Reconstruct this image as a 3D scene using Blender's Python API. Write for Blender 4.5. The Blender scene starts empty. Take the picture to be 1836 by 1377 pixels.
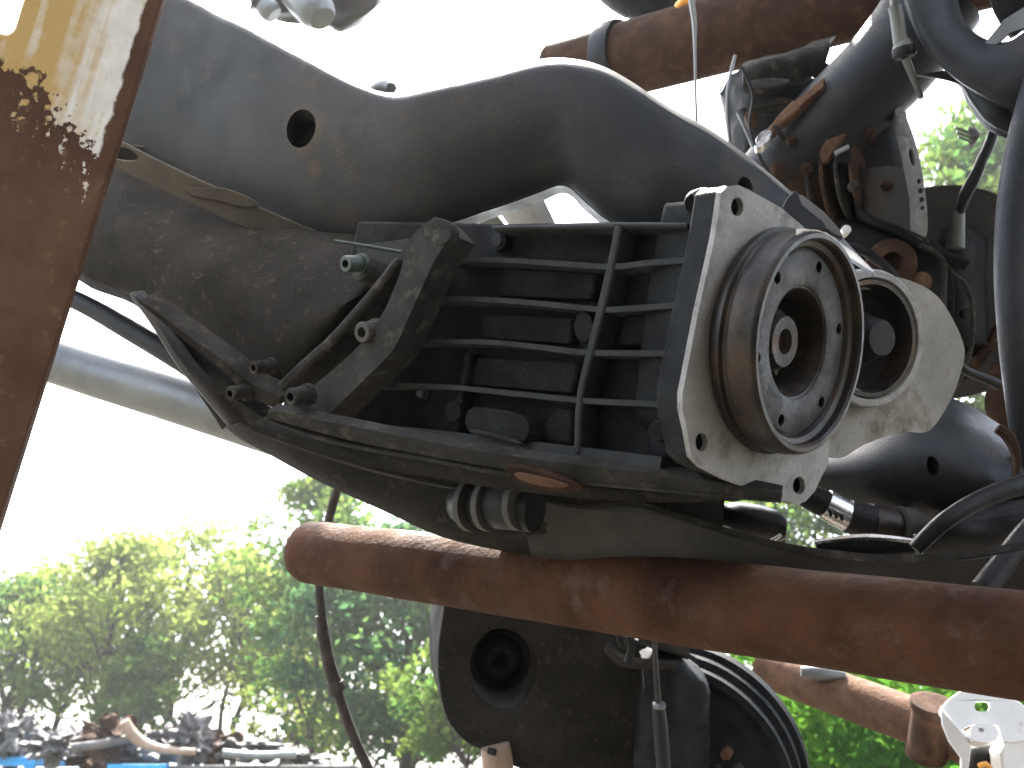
import bpy, bmesh, math, random
from mathutils import Vector, Matrix, Quaternion, noise
from mathutils.geometry import tessellate_polygon
random.seed(7)
SC = bpy.context.scene
COL = SC.collection
# ------------------------------------------------------------------ camera
F = 1726.0; PITCH = math.radians(22.0)
CP = Vector((0, 0, 1.55))
RT = Vector((1, 0, 0)); FW = Vector((0, math.cos(PITCH), math.sin(PITCH))); UP = Vector((0, -math.sin(PITCH), math.cos(PITCH)))
cd = bpy.data.cameras.new('camera'); cam = bpy.data.objects.new('camera', cd); COL.objects.link(cam)
cam.location = CP; cam.rotation_euler = (math.pi/2 + PITCH, 0, 0)
cd.sensor_width = 36; cd.lens = F/1836*36; cd.clip_start = 0.02; cd.clip_end = 3000
cd.dof.use_dof = True; cd.dof.focus_distance = 0.66; cd.dof.aperture_fstop = 15
SC.camera = cam
# ------------------------------------------------------------------ sky, sun, exposure
SUN_EL = math.radians(60); SUN_AZ = math.radians(-8)      # azimuth from +Y (view direction), + is to the right
w = bpy.data.worlds.new('World'); SC.world = w; w.use_nodes = True
nt = w.node_tree; nt.nodes.clear()
sky = nt.nodes.new('ShaderNodeTexSky'); sky.sky_type = 'NISHITA'; sky.sun_disc = False
sky.sun_elevation = SUN_EL; sky.sun_rotation = SUN_AZ; sky.dust_density = 4.0; sky.air_density = 1.0; sky.ozone_density = 1.0
hs = nt.nodes.new('ShaderNodeHueSaturation'); hs.inputs['Saturation'].default_value = 0.5
bg = nt.nodes.new('ShaderNodeBackground'); bg.inputs['Strength'].default_value = 0.15
ow = nt.nodes.new('ShaderNodeOutputWorld')
nt.links.new(sky.outputs[0], hs.inputs['Color']); nt.links.new(hs.outputs[0], bg.inputs[0]); nt.links.new(bg.outputs[0], ow.inputs[0])
sd = bpy.data.lights.new('sun', 'SUN'); sd.energy = 5.0; sd.angle = math.radians(0.5); sd.color = (1, .95, .87)
so = bpy.data.objects.new('sun', sd); COL.objects.link(so)
sdir = Vector((math.sin(SUN_AZ)*math.cos(SUN_EL), math.cos(SUN_AZ)*math.cos(SUN_EL), math.sin(SUN_EL)))
so.rotation_euler = sdir.to_track_quat('Z', 'Y').to_euler(); so.location = (0, 5, 8)
vs = SC.view_settings; vs.view_transform = 'Standard'; vs.look = 'None'; vs.gamma = 1; vs.exposure = 2.9
try: vs.use_curve_mapping = False
except Exception: pass

# ------------------------------------------------------------------ geometry helpers
def P(px, py, d): return CP + d*(FW + (px-918)/F*RT - (py-688.5)/F*UP)
def V(r, u, b): return (RT*r + UP*u - FW*b).normalized()
class Plane:
    def __init__(s, p0, n): s.p = p0; s.n = n.normalized()
    def hit(s, px, py):
        r = FW + (px-918)/F*RT - (py-688.5)/F*UP
        t = (s.p-CP).dot(s.n)/r.dot(s.n)
        return CP + r*t
    def off(s, k): return Plane(s.p + s.n*k, s.n)
def basis(n):
    n = n.normalized(); a = UP if abs(n.dot(UP)) < .9 else RT
    u = (a - n*a.dot(n)).normalized(); return u.cross(n).normalized(), u, n      # x, y, n
def cr(p0, p1, p2, p3, t):
    return .5*((2*p1) + (p2-p0)*t + (2*p0-5*p1+4*p2-p3)*t*t + (3*p1-p0-3*p2+p3)*t**3)
def spline(pts, n, closed=False):
    out = []; N = len(pts)
    if n <= 1: return list(pts)
    for i in range(N if closed else N-1):
        if closed: a, b, c, d = pts[i-1], pts[i], pts[(i+1) % N], pts[(i+2) % N]
        else: a, b, c, d = pts[max(i-1, 0)], pts[i], pts[i+1], pts[min(i+2, N-1)]
        for k in range(n): out.append(cr(a, b, c, d, k/n))
    if not closed: out.append(pts[-1])
    return out
def sp2(pts, n, closed=False):
    return [tuple(v) for v in spline([Vector(p) for p in pts], n, closed)]

def thing(name, label, cat, loc, group=None):
    o = bpy.data.objects.new(name, None); COL.objects.link(o); o.location = loc; o.empty_display_size = .05
    o['label'] = label; o['category'] = cat
    if group: o['group'] = group
    return o
def root_loc(p):
    l = Vector((0, 0, 0))
    while p: l += p.location; p = p.parent
    return l
def mk(name, verts, faces, m, parent=None, smooth=True, ang=40, bevel=0, bseg=2, solid=0, loc=None):
    base = root_loc(parent) + (loc or Vector((0, 0, 0)))
    me = bpy.data.meshes.new(name)
    me.from_pydata([tuple(Vector(v)-base) for v in verts], [], faces); me.validate(); me.update()
    bm = bmesh.new(); bm.from_mesh(me); bmesh.ops.recalc_face_normals(bm, faces=bm.faces); bm.to_mesh(me); bm.free()
    if smooth:
        me.shade_smooth(); me.set_sharp_from_angle(angle=math.radians(ang))
    me.materials.append(m)
    o = bpy.data.objects.new(name, me); COL.objects.link(o); o.parent = parent
    if loc: o.location = loc
    if solid:
        s = o.modifiers.new('s', 'SOLIDIFY'); s.thickness = solid; s.offset = 0
    if bevel:
        b = o.modifiers.new('b', 'BEVEL'); b.width = bevel; b.segments = bseg; b.limit_method = 'ANGLE'; b.angle_limit = .6; b.harden_normals = False
    return o
def lone(o, label, cat, group=None):
    o['label'] = label; o['category'] = cat
    if group: o['group'] = group
    return o
def recentre(o):
    """top-level mesh: put its origin in the middle of its vertices"""
    me = o.data; c = sum((v.co for v in me.vertices), Vector())/len(me.vertices)
    me.transform(Matrix.Translation(-c)); o.location = o.location + c
    return o
def ring_tube(pts, rad, seg=16, cap=True, flat=None):
    """sweep; rad = list of radii; flat=(a,b) scales the section"""
    verts = []; faces = []; N = len(pts); prev = None; fr = []
    for i in range(N):
        t = (pts[min(i+1, N-1)] - pts[max(i-1, 0)]).normalized()
        if prev is None:
            a = Vector((0, 0, 1)) if abs(t.z) < .9 else Vector((1, 0, 0)); x = a.cross(t).normalized()
        else:
            x = (prev - t*prev.dot(t)).normalized()
        prev = x; y = t.cross(x); fr.append((x, y))
        sa, sb = flat or (1, 1)
        for k in range(seg):
            a = 2*math.pi*k/seg; verts.append(pts[i] + (x*math.cos(a)*sa + y*math.sin(a)*sb)*rad[i])
    for i in range(N-1):
        for k in range(seg):
            k2 = (k+1) % seg; faces.append((i*seg+k, i*seg+k2, (i+1)*seg+k2, (i+1)*seg+k))
    if cap: faces.append(tuple(range(seg))); faces.append(tuple(range((N-1)*seg, N*seg)))
    return verts, faces
def join(*vf):
    V_ = []; F_ = []
    for v, f in vf:
        o = len(V_); V_ += list(v); F_ += [tuple(i+o for i in q) for q in f]
    return V_, F_
def tube(name, path, m, parent=None, seg=16, sub=6, flat=None, wob=0, **kw):
    """path of (px,py,depth,radius_px)"""
    pts = [P(a[0], a[1], a[2]) for a in path]; rr = [a[3]*a[2]/F for a in path]
    pts = spline(pts, sub); rr = [v.x for v in spline([Vector((r, 0, 0)) for r in rr], sub)]
    v, f = ring_tube(pts, rr, seg, flat=flat)
    if wob: v = [p + wob*noise.noise_vector(p*60) for p in v]
    return mk(name, v, f, m, parent, **kw)
def lathe_vf(c, n, prof, seg=48, cap=True):
    x, y, n = basis(n); verts = []; faces = []
    for r, h in prof:
        for k in range(seg):
            a = 2*math.pi*k/seg; verts.append(c + (x*math.cos(a)+y*math.sin(a))*max(r, 1e-5) + n*h)
    for i in range(len(prof)-1):
        for k in range(seg):
            k2 = (k+1) % seg; faces.append((i*seg+k, i*seg+k2, (i+1)*seg+k2, (i+1)*seg+k))
    if cap: faces.append(tuple(range(seg))); faces.append(tuple(range((len(prof)-1)*seg, len(prof)*seg)))
    return verts, faces
def lathe(name, c, n, prof, m, parent=None, seg=48, cap=True, **kw):
    v, f = lathe_vf(c, n, prof, seg, cap); return mk(name, v, f, m, parent, **kw)
def plate_vf(outline, plane, thick, holes=()):
    loops = [[plane.hit(*p) for p in outline]] + [[(p if isinstance(p, Vector) else plane.hit(*p)) for p in h] for h in holes]
    x, y, n = basis(plane.n)
    flat2 = [[Vector((p.dot(x), p.dot(y), 0)) for p in l] for l in loops]
    tris = tessellate_polygon(flat2)
    allp = [p for l in loops for p in l]; N = len(allp)
    verts = allp + [p - n*thick for p in allp]
    faces = [tuple(t) for t in tris] + [tuple(i+N for i in reversed(t)) for t in tris]
    o = 0
    for l in loops:
        k = len(l)
        for i in range(k): a = o+i; b = o+(i+1) % k; faces.append((a, b, b+N, a+N))
        o += k
    return verts, faces
def plate(name, outline, plane, thick, m, parent=None, holes=(), bevel=.0015, sub=1, hsub=1, ang=30, **kw):
    if sub > 1: outline = sp2(outline, sub, True)
    v, f = plate_vf(outline, plane, thick, holes)
    return mk(name, v, f, m, parent, bevel=bevel, ang=ang, **kw)
def strip(path, wpx, sub=4):
    """pixel outline of a band following a path; wpx number or list"""
    p = sp2(path, sub); W = wpx if isinstance(wpx, (list, tuple)) else None; L = []; R = []
    for i, (x, y) in enumerate(p):
        a = p[max(i-1, 0)]; b = p[min(i+1, len(p)-1)]; dx, dy = b[0]-a[0], b[1]-a[1]; l = math.hypot(dx, dy) or 1
        if W:
            t = i/(len(p)-1)*(len(W)-1); j = min(int(t), len(W)-2); ww = W[j]*(1-t+j) + W[j+1]*(t-j)
        else: ww = wpx
        L.append((x-dy/l*ww/2, y+dx/l*ww/2)); R.append((x+dy/l*ww/2, y-dx/l*ww/2))
    return L + R[::-1]
def circ(x, y, r, r2=None, n=20, rot=0):
    r2 = r2 or r; c, s = math.cos(rot), math.sin(rot)
    return [(x + r*math.cos(a)*c - r2*math.sin(a)*s, y + r*math.cos(a)*s + r2*math.sin(a)*c) for a in [2*math.pi*k/n for k in range(n)]]
def loft_vf(secs, sub=4, msub=3, closed=True):
    cols = [spline([s[i] for s in secs], sub) for i in range(len(secs[0]))]
    rows = []
    for j in range(len(cols[0])): rows.append(spline([c[j] for c in cols], msub, closed))
    K = len(rows[0]); verts = [p for r in rows for p in r]; faces = []
    for j in range(len(rows)-1):
        for k in range(K if closed else K-1):
            k2 = (k+1) % K; faces.append((j*K+k, j*K+k2, (j+1)*K+k2, (j+1)*K+k))
    if closed: faces.append(tuple(range(K))); faces.append(tuple(range((len(rows)-1)*K, len(rows)*K)))
    return verts, faces
def beam(name, secs, m, parent=None, thick=.08, prof=((0, .05), (.05, .012), (.25, 0), (.6, 0), (.93, .008), (1, .03)), sub=4, msub=3, jit=0, **kw):
    """closed hollow-looking body: secs of (Tx,Ty,Bx,By,depth); prof of (fraction, depth added)"""
    S = []
    for s in secs:
        tx, ty, bx, by, d = s[:5]; q = []
        for f, e in prof: q.append(P(tx+(bx-tx)*f, ty+(by-ty)*f, d+e))
        q.append(P(bx, by, d+thick)); q.append(P(tx+(bx-tx)*.09, ty+(by-ty)*.09, d+thick)); S.append(q)
    v, f = loft_vf(S, sub, msub)
    if jit: v = [p + jit*noise.noise_vector(p*40) + jit*2*noise.noise_vector(p*12) for p in v]
    return mk(name, v, f, m, parent, **kw)
def cut(o, vfs):
    """boolean holes, baked to the mesh"""
    v, f = join(*vfs); me = bpy.data.meshes.new('t'); me.from_pydata([tuple(p) for p in v], [], f)
    bm = bmesh.new(); bm.from_mesh(me); bmesh.ops.recalc_face_normals(bm, faces=bm.faces); bm.to_mesh(me); bm.free()
    t = bpy.data.objects.new('t', me); COL.objects.link(t); mats = list(o.data.materials)
    b = o.modifiers.new('x', 'BOOLEAN'); b.operation = 'DIFFERENCE'; b.object = t; b.solver = 'EXACT'
    dg = bpy.context.evaluated_depsgraph_get(); dg.update()
    nm = bpy.data.meshes.new_from_object(o.evaluated_get(dg)); old = o.data; nm.name = old.name
    o.modifiers.clear(); o.data = nm; nm.set_sharp_from_angle(angle=math.radians(35))
    bpy.data.objects.remove(t); bpy.data.meshes.remove(me); bpy.data.meshes.remove(old)
def bolt(parent, px, py, d, r, m, n=None, length=.012, socket=True, dark=None, name='bolt'):
    n = n or V(-.45, -.15, .85); c = P(px, py, d)
    prof = [(r*1.25, -length), (r*1.25, -length*.75), (r, -length*.75), (r, -.001), (r*.88, 0)]
    if socket: prof += [(r*.5, 0), (r*.5, -length*.5), (0, -length*.5)]
    else: prof += [(0, 0)]
    v, f = lathe_vf(c, n, prof, 18); return mk(name, v, f, m, parent)

# ------------------------------------------------------------------ materials
def mat(name, c1, c2, scale=25, rough=.55, metal=0, bump=.25, bscale=260, c3=None, t3=.62, s3=60, spec=.4, rv=.15, det=6, dust=0, coat=0):
    m = bpy.data.materials.new(name); m.use_nodes = True; n = m.node_tree.nodes; l = m.node_tree.links
    b = n['Principled BSDF']; tc = n.new('ShaderNodeTexCoord')
    def nz(s, d=det, r=.6):
        q = n.new('ShaderNodeTexNoise'); q.inputs['Scale'].default_value = s; q.inputs['Detail'].default_value = d; q.inputs['Roughness'].default_value = r
        l.new(tc.outputs['Object'], q.inputs['Vector']); return q.outputs['Fac']
    def ramp(src, a, z):
        q = n.new('ShaderNodeMapRange'); q.inputs[1].default_value = a; q.inputs[2].default_value = z; l.new(src, q.inputs[0]); return q.outputs[0]
    def mix(f, a, c):
        q = n.new('ShaderNodeMix'); q.data_type = 'RGBA'
        l.new(f, q.inputs[0])
        for v, s in ((a, q.inputs[6]), (c, q.inputs[7])):
            if isinstance(v, tuple): s.default_value = (*v, 1)
            else: l.new(v, s)
        return q.outputs[2]
    col = mix(ramp(nz(scale), .35, .65), c1, c2)
    if c3: col = mix(ramp(nz(s3, 8, .65), t3-.08, t3+.12), col, c3)
    if dust:
        vo = n.new('ShaderNodeTexVoronoi'); vo.inputs['Scale'].default_value = 420; l.new(tc.outputs['Object'], vo.inputs['Vector'])
        mm = n.new('ShaderNodeMath'); mm.operation = 'MULTIPLY'; l.new(ramp(vo.outputs['Distance'], .16, .1), mm.inputs[0]); l.new(ramp(nz(30, 4), .5, .62), mm.inputs[1])
        m2 = n.new('ShaderNodeMath'); m2.operation = 'MULTIPLY'; m2.inputs[1].default_value = dust; l.new(mm.outputs[0], m2.inputs[0])
        col = mix(m2.outputs[0], col, (.35, .32, .28))
    l.new(col, b.inputs['Base Color'])
    rr = n.new('ShaderNodeMapRange'); rr.inputs[1].default_value = .3; rr.inputs[2].default_value = .7
    rr.inputs[3].default_value = max(rough-rv, .05); rr.inputs[4].default_value = min(rough+rv, 1); l.new(nz(scale*2.3), rr.inputs[0]); l.new(rr.outputs[0], b.inputs['Roughness'])
    b.inputs['Metallic'].default_value = metal; b.inputs['Specular IOR Level'].default_value = spec
    if coat: b.inputs['Coat Weight'].default_value = coat
    bp = n.new('ShaderNodeBump'); bp.inputs['Strength'].default_value = bump; bp.inputs['Distance'].default_value = .002
    l.new(nz(bscale, 5), bp.inputs['Height']); l.new(bp.outputs[0], b.inputs['Normal'])
    return m
M = {}; SPEC = {}
M['frame'] = mat('painted_frame', (.014, .017, .020), (.026, .029, .032), 14, .50, 0, .22, 380, (.042, .036, .030), .62, 30, .35, dust=.3); SPEC['frame'] = 0.22
M['frame2'] = mat('painted_frame_dusty', (.045, .045, .044), (.075, .072, .067), 18, .5, 0, .12, 300, (.10, .085, .055), .66, 25); SPEC['frame2'] = 0.12
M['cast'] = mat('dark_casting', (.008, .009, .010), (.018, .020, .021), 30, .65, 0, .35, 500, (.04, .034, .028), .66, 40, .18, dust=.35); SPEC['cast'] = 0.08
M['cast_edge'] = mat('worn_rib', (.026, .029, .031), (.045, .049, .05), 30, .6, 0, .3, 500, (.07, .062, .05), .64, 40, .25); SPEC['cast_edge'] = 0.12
M['cover'] = mat('rough_grimy_casting', (.020, .019, .017), (.034, .032, .029), 20, .85, 0, .5, 420, (.085, .077, .062), .66, 110, .3, dust=.5); SPEC['cover'] = 0.06
M['brk'] = mat('grimy_bracket', (.024, .023, .021), (.046, .044, .041), 40, .75, 0, .5, 300, (.11, .10, .08), .62, 70); SPEC['brk'] = 0.08
M['alu'] = mat('weathered_aluminium', (.21, .208, .20), (.33, .327, .312), 24, .6, .1, .4, 420, (.09, .085, .075), .60, 45); SPEC['alu'] = 0.2
M['alu2'] = mat('stained_cast_aluminium', (.20, .195, .172), (.33, .322, .29), 14, .65, .0, .35, 380, (.12, .10, .07), .62, 30); SPEC['alu2'] = 0.12
M['steel'] = mat('dirty_machined_steel', (.016, .0155, .015), (.040, .038, .035), 30, .42, .5, .2, 300, (.07, .045, .03), .56, 35)
M['face'] = mat('oily_flange_face', (.028, .028, .028), (.062, .062, .060), 35, .6, .15, .5, 260, (.010, .009, .008), .54, 42)
M['bore'] = mat('oily_bore', (.010, .009, .008), (.025, .021, .017), 30, .5, .2, .3, 260, (.05, .042, .034), .6, 60); SPEC['bore'] = 0.1
M['black'] = mat('black_rubber', (.010, .011, .012), (.022, .023, .024), 30, .45, 0, .2, 300); SPEC['black'] = 0.15
M['hub'] = mat('hub_metal', (.028, .026, .024), (.055, .052, .047), 60, .5, .3, .3, 300, (.09, .04, .02), .6, 90)
M['rust'] = mat('rusted_pipe', (.030, .013, .007), (.086, .040, .021), 11, .8, 0, .9, 200, (.095, .065, .052), .64, 38, .25); SPEC['rust'] = 0.1
M['rust_dark'] = mat('dark_rust', (.035, .021, .015), (.062, .038, .027), 25, .85, 0, .6, 200, (.09, .048, .026), .6, 50); SPEC['rust_dark'] = 0.06
M['rust_or'] = mat('orange_rust', (.085, .046, .028), (.14, .082, .053), 40, .8, 0, .6, 200, (.08, .05, .04), .6, 50); SPEC['rust_or'] = 0.08
M['galv'] = mat('dull_galvanised', (.13, .14, .145), (.20, .21, .21), 12, .42, .5, .1, 200); SPEC['galv'] = 0.3
M['chrome'] = mat('bright_metal', (.6, .6, .6), (.75, .75, .73), 30, .25, .9, .1, 200)
M['white'] = mat('white_paint', (.70, .70, .68), (.82, .82, .80), 20, .5, 0, .1, 200, (.35, .28, .2), .70, 40)
M['cable'] = mat('braided_cable', (.05, .042, .037), (.085, .075, .067), 60, .7, 0, .6, 900); SPEC['cable'] = 0.1
M['sensor'] = mat('grey_plastic', (.08, .085, .075), (.12, .125, .11), 30, .5, 0, .1, 200)
M['teal'] = mat('greenish_plated', (.05, .07, .06), (.08, .10, .085), 60, .5, .3, .3, 300)
M['blue'] = mat('blue_paint', (.02, .22, .50), (.03, .30, .62), 6, .5, 0, .1, 60)
M['tan'] = mat('tan_rusty_pipe', (.20, .14, .10), (.30, .22, .165), 8, .6, .1, .2, 60)
M['junk'] = mat('junk_metal', (.06, .06, .062), (.15, .148, .145), 5, .6, .3, .5, 60, (.14, .085, .055), .62, 7); SPEC['junk'] = 0.15
M['orange'] = mat('orange_plastic', (.75, .32, .05), (.8, .38, .07), 30, .5)
M['bark'] = mat('bark', (.03, .024, .018), (.06, .048, .036), 8, .9, 0, .8, 40); SPEC['bark'] = 0.05
M['ground'] = mat('dirt_ground', (.055, .052, .045), (.10, .093, .08), 1.2, .95, 0, .8, 30, (.06, .08, .03), .6, .6); SPEC['ground'] = 0.05

def leafmat(name, a, b):
    m = bpy.data.materials.new(name); m.use_nodes = True; n = m.node_tree.nodes; l = m.node_tree.links; n.remove(n['Principled BSDF'])
    out = n['Material Output']; tc = n.new('ShaderNodeTexCoord'); q = n.new('ShaderNodeTexNoise'); q.inputs['Scale'].default_value = 1.7; q.inputs['Detail'].default_value = 6
    l.new(tc.outputs['Object'], q.inputs['Vector']); r = n.new('ShaderNodeValToRGB'); r.color_ramp.elements[0].position = .38; r.color_ramp.elements[1].position = .62
    r.color_ramp.elements[0].color = (*a, 1); r.color_ramp.elements[1].color = (*b, 1); l.new(q.outputs['Fac'], r.inputs[0])
    d = n.new('ShaderNodeBsdfDiffuse'); t = n.new('ShaderNodeBsdfTranslucent'); mx = n.new('ShaderNodeMixShader'); mx.inputs[0].default_value = .58
    l.new(r.outputs[0], d.inputs[0]); l.new(r.outputs[0], t.inputs[0]); l.new(d.outputs[0], mx.inputs[1]); l.new(t.outputs[0], mx.inputs[2]); l.new(mx.outputs[0], out.inputs[0])
    return m
M['blocker_deck'] = mat('dark_blocker_boards', (.03, .025, .02), (.06, .05, .04), 6, .7, 0, .3, 60); SPEC['blocker_deck'] = 0.1  # kept dark so the added lower deck bounces little light
M['blocker'] = mat('brown_blocker_steel', (.025, .022, .020), (.045, .040, .034), 3, .7, 0, .2, 30, (.12, .06, .035), .62, 4); SPEC['blocker'] = 0.05
M['leaf_pale'] = leafmat('pale_leaves', (.11, .16, .03), (.20, .24, .06))
M['leaf'] = leafmat('green_leaves', (.045, .105, .025), (.11, .155, .03))
M['leaf_dark'] = leafmat('dark_leaves', (.03, .085, .035), (.075, .12, .03))
M['ivy'] = leafmat('vine_leaves', (.04, .12, .015), (.09, .18, .02))

def stain_holes(src, name, spots, col=(.085, .05, .025)):
    """a copy of a material with rust creeping round given points (object space)"""
    m = M[src].copy(); m.name = name; n = m.node_tree.nodes; l = m.node_tree.links; b = n['Principled BSDF']
    base = b.inputs['Base Color'].links[0].from_socket; tc = n.new('ShaderNodeTexCoord')
    q = n.new('ShaderNodeTexNoise'); q.inputs['Scale'].default_value = 70; q.inputs['Detail'].default_value = 8; q.inputs['Roughness'].default_value = .7; l.new(tc.outputs['Object'], q.inputs['Vector'])
    for p, r in spots:
        d = n.new('ShaderNodeVectorMath'); d.operation = 'DISTANCE'; d.inputs[1].default_value = p; l.new(tc.outputs['Object'], d.inputs[0])
        a = n.new('ShaderNodeMath'); a.operation = 'MULTIPLY_ADD'; a.inputs[1].default_value = r*1.8; l.new(q.outputs['Fac'], a.inputs[0]); l.new(d.outputs['Value'], a.inputs[2])
        k = n.new('ShaderNodeMapRange'); k.inputs[1].default_value = r*2.1; k.inputs[2].default_value = r*1.6; k.inputs[4].default_value = .75; l.new(a.outputs[0], k.inputs[0])
        x = n.new('ShaderNodeMix'); x.data_type = 'RGBA'; l.new(k.outputs[0], x.inputs[0]); l.new(base, x.inputs[6]); x.inputs[7].default_value = (*col, 1); base = x.outputs[2]
    l.new(base, b.inputs['Base Color']); return m
def postmat():
    """white and yellow paint over rust, flaking along a ragged diagonal; object x = across, z = along the post"""
    m = bpy.data.materials.new('flaking_paint_over_rust'); m.use_nodes = True; n = m.node_tree.nodes; l = m.node_tree.links
    b = n['Principled BSDF']; tc = n.new('ShaderNodeTexCoord'); sx = n.new('ShaderNodeSeparateXYZ'); l.new(tc.outputs['Object'], sx.inputs[0])
    def nz(s, d=6, vec=None, r=.6):
        q = n.new('ShaderNodeTexNoise'); q.inputs['Scale'].default_value = s; q.inputs['Detail'].default_value = d; q.inputs['Roughness'].default_value = r
        l.new(vec or tc.outputs['Object'], q.inputs['Vector']); return q.outputs['Fac']
    def ma(op, a, c):
        q = n.new('ShaderNodeMath'); q.operation = op
        for v, s in ((a, q.inputs[0]), (c, q.inputs[1])):
            if isinstance(v, (int, float)): s.default_value = v
            else: l.new(v, s)
        return q.outputs[0]
    def rmp(src, a, z):
        q = n.new('ShaderNodeMapRange'); q.inputs[1].default_value = a; q.inputs[2].default_value = z; l.new(src, q.inputs[0]); return q.outputs[0]
    def mix(f, a, c):
        q = n.new('ShaderNodeMix'); q.data_type = 'RGBA'; l.new(f, q.inputs[0])
        for v, s in ((a, q.inputs[6]), (c, q.inputs[7])):
            if isinstance(v, tuple): s.default_value = (*v, 1)
            else: l.new(v, s)
        return q.outputs[2]
    mp = n.new('ShaderNodeMapping'); mp.inputs['Scale'].default_value = (48, 40, 5); l.new(tc.outputs['Object'], mp.inputs[0])
    streak = nz(1, 3, mp.outputs[0])
    white = mix(rmp(nz(60), .4, .62), (.70, .70, .67), (.82, .82, .79))
    leftness = rmp(sx.outputs[0], .0, -.10)
    streak = ma('ADD', ma('MULTIPLY', streak, .72), ma('MULTIPLY', nz(55, 7), .28))
    yel = ma('MULTIPLY', rmp(ma('ADD', streak, ma('MULTIPLY', leftness, .22)), .50, .66), .9)
    paint = mix(yel, white, (.52, .34, .09))
    rust = mix(rmp(nz(18), .35, .65), (.07, .032, .019), (.12, .062, .038)); rust = mix(rmp(nz(90), .58, .68), rust, (.15, .09, .05))
    # the paint's lower limit runs down to the right
    line = ma('ADD', sx.outputs[2], ma('MULTIPLY', sx.outputs[0], .62))
    edge = ma('ADD', line, ma('MULTIPLY', ma('SUBTRACT', nz(42, 9, None, .72), .5), .15))
    e2 = ma('ADD', edge, ma('MULTIPLY', ma('SUBTRACT', nz(170, 4), .5), .06))
    mask = rmp(e2, -.002, .004)
    right = rmp(ma('ADD', sx.outputs[0], ma('MULTIPLY', ma('SUBTRACT', nz(70, 6), .5), .010)), -.0080, -.0095)
    mask = ma('MULTIPLY', mask, right)
    l.new(mix(mask, rust, paint), b.inputs['Base Color'])
    b.inputs['Roughness'].default_value = .65
    bp = n.new('ShaderNodeBump'); bp.inputs['Strength'].default_value = .6; bp.inputs['Distance'].default_value = .0015
    l.new(ma('ADD', ma('MULTIPLY', mask, 1.2), nz(260, 5)), bp.inputs['Height']); l.new(bp.outputs[0], b.inputs['Normal'])
    return m
M['post'] = postmat()
for k_, v_ in SPEC.items(): M[k_].node_tree.nodes['Principled BSDF'].inputs['Specular IOR Level'].default_value = v_
M['post'].node_tree.nodes['Principled BSDF'].inputs['Specular IOR Level'].default_value = .2

# ------------------------------------------------------------------ ground
g = []; gf = []; S = 60
for j in range(S+1):
    for i in range(S+1):
        a, b_ = (i/S-.5)*2, (j/S-.5)*2
        x = math.copysign(abs(a)**2.2, a)*240; y = math.copysign(abs(b_)**2.2, b_)*240
        g.append(Vector((x, y, .03*noise.noise(Vector((x, y, 0))*.4))))
for j in range(S):
    for i in range(S): k = j*(S+1)+i; gf.append((k, k+1, k+S+2, k+S+1))
gr = mk('ground', g, gf, M['ground']); gr['kind'] = 'structure'
gv = []; gfc = []
for i in range(6000):
    a = random.uniform(0, 6.28); r = 7*math.sqrt(random.random()); s = random.uniform(.008, .028)
    c = Vector((math.cos(a)*r, 1+math.sin(a)*r, .02+random.random()*.01)); o = len(gv)
    for dx, dy, dz in ((1, 0, 0), (-.5, .9, 0), (-.5, -.9, 0), (0, 0, .8)): gv.append(c+Vector((dx+random.uniform(-.3, .3), dy, dz))*s)
    gfc += [(o, o+1, o+3), (o+1, o+2, o+3), (o+2, o, o+3)]
gs = mk('gravel', gv, gfc, M['ground'], smooth=False); gs['kind'] = 'stuff'; gs['label'] = 'loose gravel lying on the yard ground'

# ------------------------------------------------------------------ shed and rack tiers added out of view to block light
def box(name, c, sz, m, parent=None, rz=0, bevel=.004):
    q = Matrix.Rotation(rz, 3, 'Z'); c = Vector(c)
    v = [c+q@Vector((i*sz[0]/2, j*sz[1]/2, k*sz[2]/2)) for i in (-1, 1) for j in (-1, 1) for k in (-1, 1)]
    return mk(name, v, [(0, 1, 3, 2), (4, 6, 7, 5), (0, 4, 5, 1), (2, 3, 7, 6), (0, 2, 6, 4), (1, 5, 7, 3)], m, parent, smooth=False, bevel=bevel)
blk = thing('blocker', 'brown corrugated steel shed added unseen behind the camera to block sky light', 'blocker', Vector((1.6, -1.6, 0)))  # unseen, added to cut the sky light on the metal
cv_ = []; cf_ = []; n_c = 260
for i in range(n_c+1):
    x = -.9+2.1*i/n_c; y = -.7+.018*math.sin(i*.45)
    cv_ += [Vector((x, y, 0)), Vector((x, y, 3.3))]
for i in range(n_c): cf_.append((2*i, 2*i+1, 2*i+3, 2*i+2))
mk('blocker_wall', cv_, cf_, M['blocker'], blk, solid=.002)
box('blocker_side', (-.92, -1.66, 1.6), (.03, 1.9, 3.2), M['blocker'], blk); box('blocker_side', (1.22, -1.66, 1.6), (.03, 1.9, 3.2), M['blocker'], blk)
box('blocker_roof', (.15, -1.68, 3.34), (2.4, 2.1, .05), M['blocker'], blk)
up = thing('upper_blocker_tier', 'upper tier of boards and beams added unseen overhead to block sun and sky', 'rack', Vector((1.0, 1.3, 2.8)))  # unseen deck added overhead to keep sun and sky off the metal
for k, (x, y) in enumerate(((2.66, .45), (2.66, 1.42))):
    box('blocker_post', (x, y, 1.55), (.09, .09, 3.1), M['rust_dark'], up)
box('beam', (1.37, .35, 3.02), (2.6, .07, .10), M['rust_dark'], up); box('beam', (1.37, 1.42, 3.02), (2.6, .07, .10), M['rust_dark'], up)  # beams of the added unseen upper tier
for k in range(10):
    box('blocker_board', (1.40+.03*math.sin(k*5), .30+.128*k, 3.10+.004*math.sin(k)), (2.6, .12, .035), M['bark'], up, rz=.012*math.sin(k*3))
lt = thing('lower_blocker_tier', 'low dark deck added unseen under the axle parts to block ground bounce', 'rack', Vector((1.1, 1.1, 1.0)))  # unseen deck added below to stop light bouncing up from the ground
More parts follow.
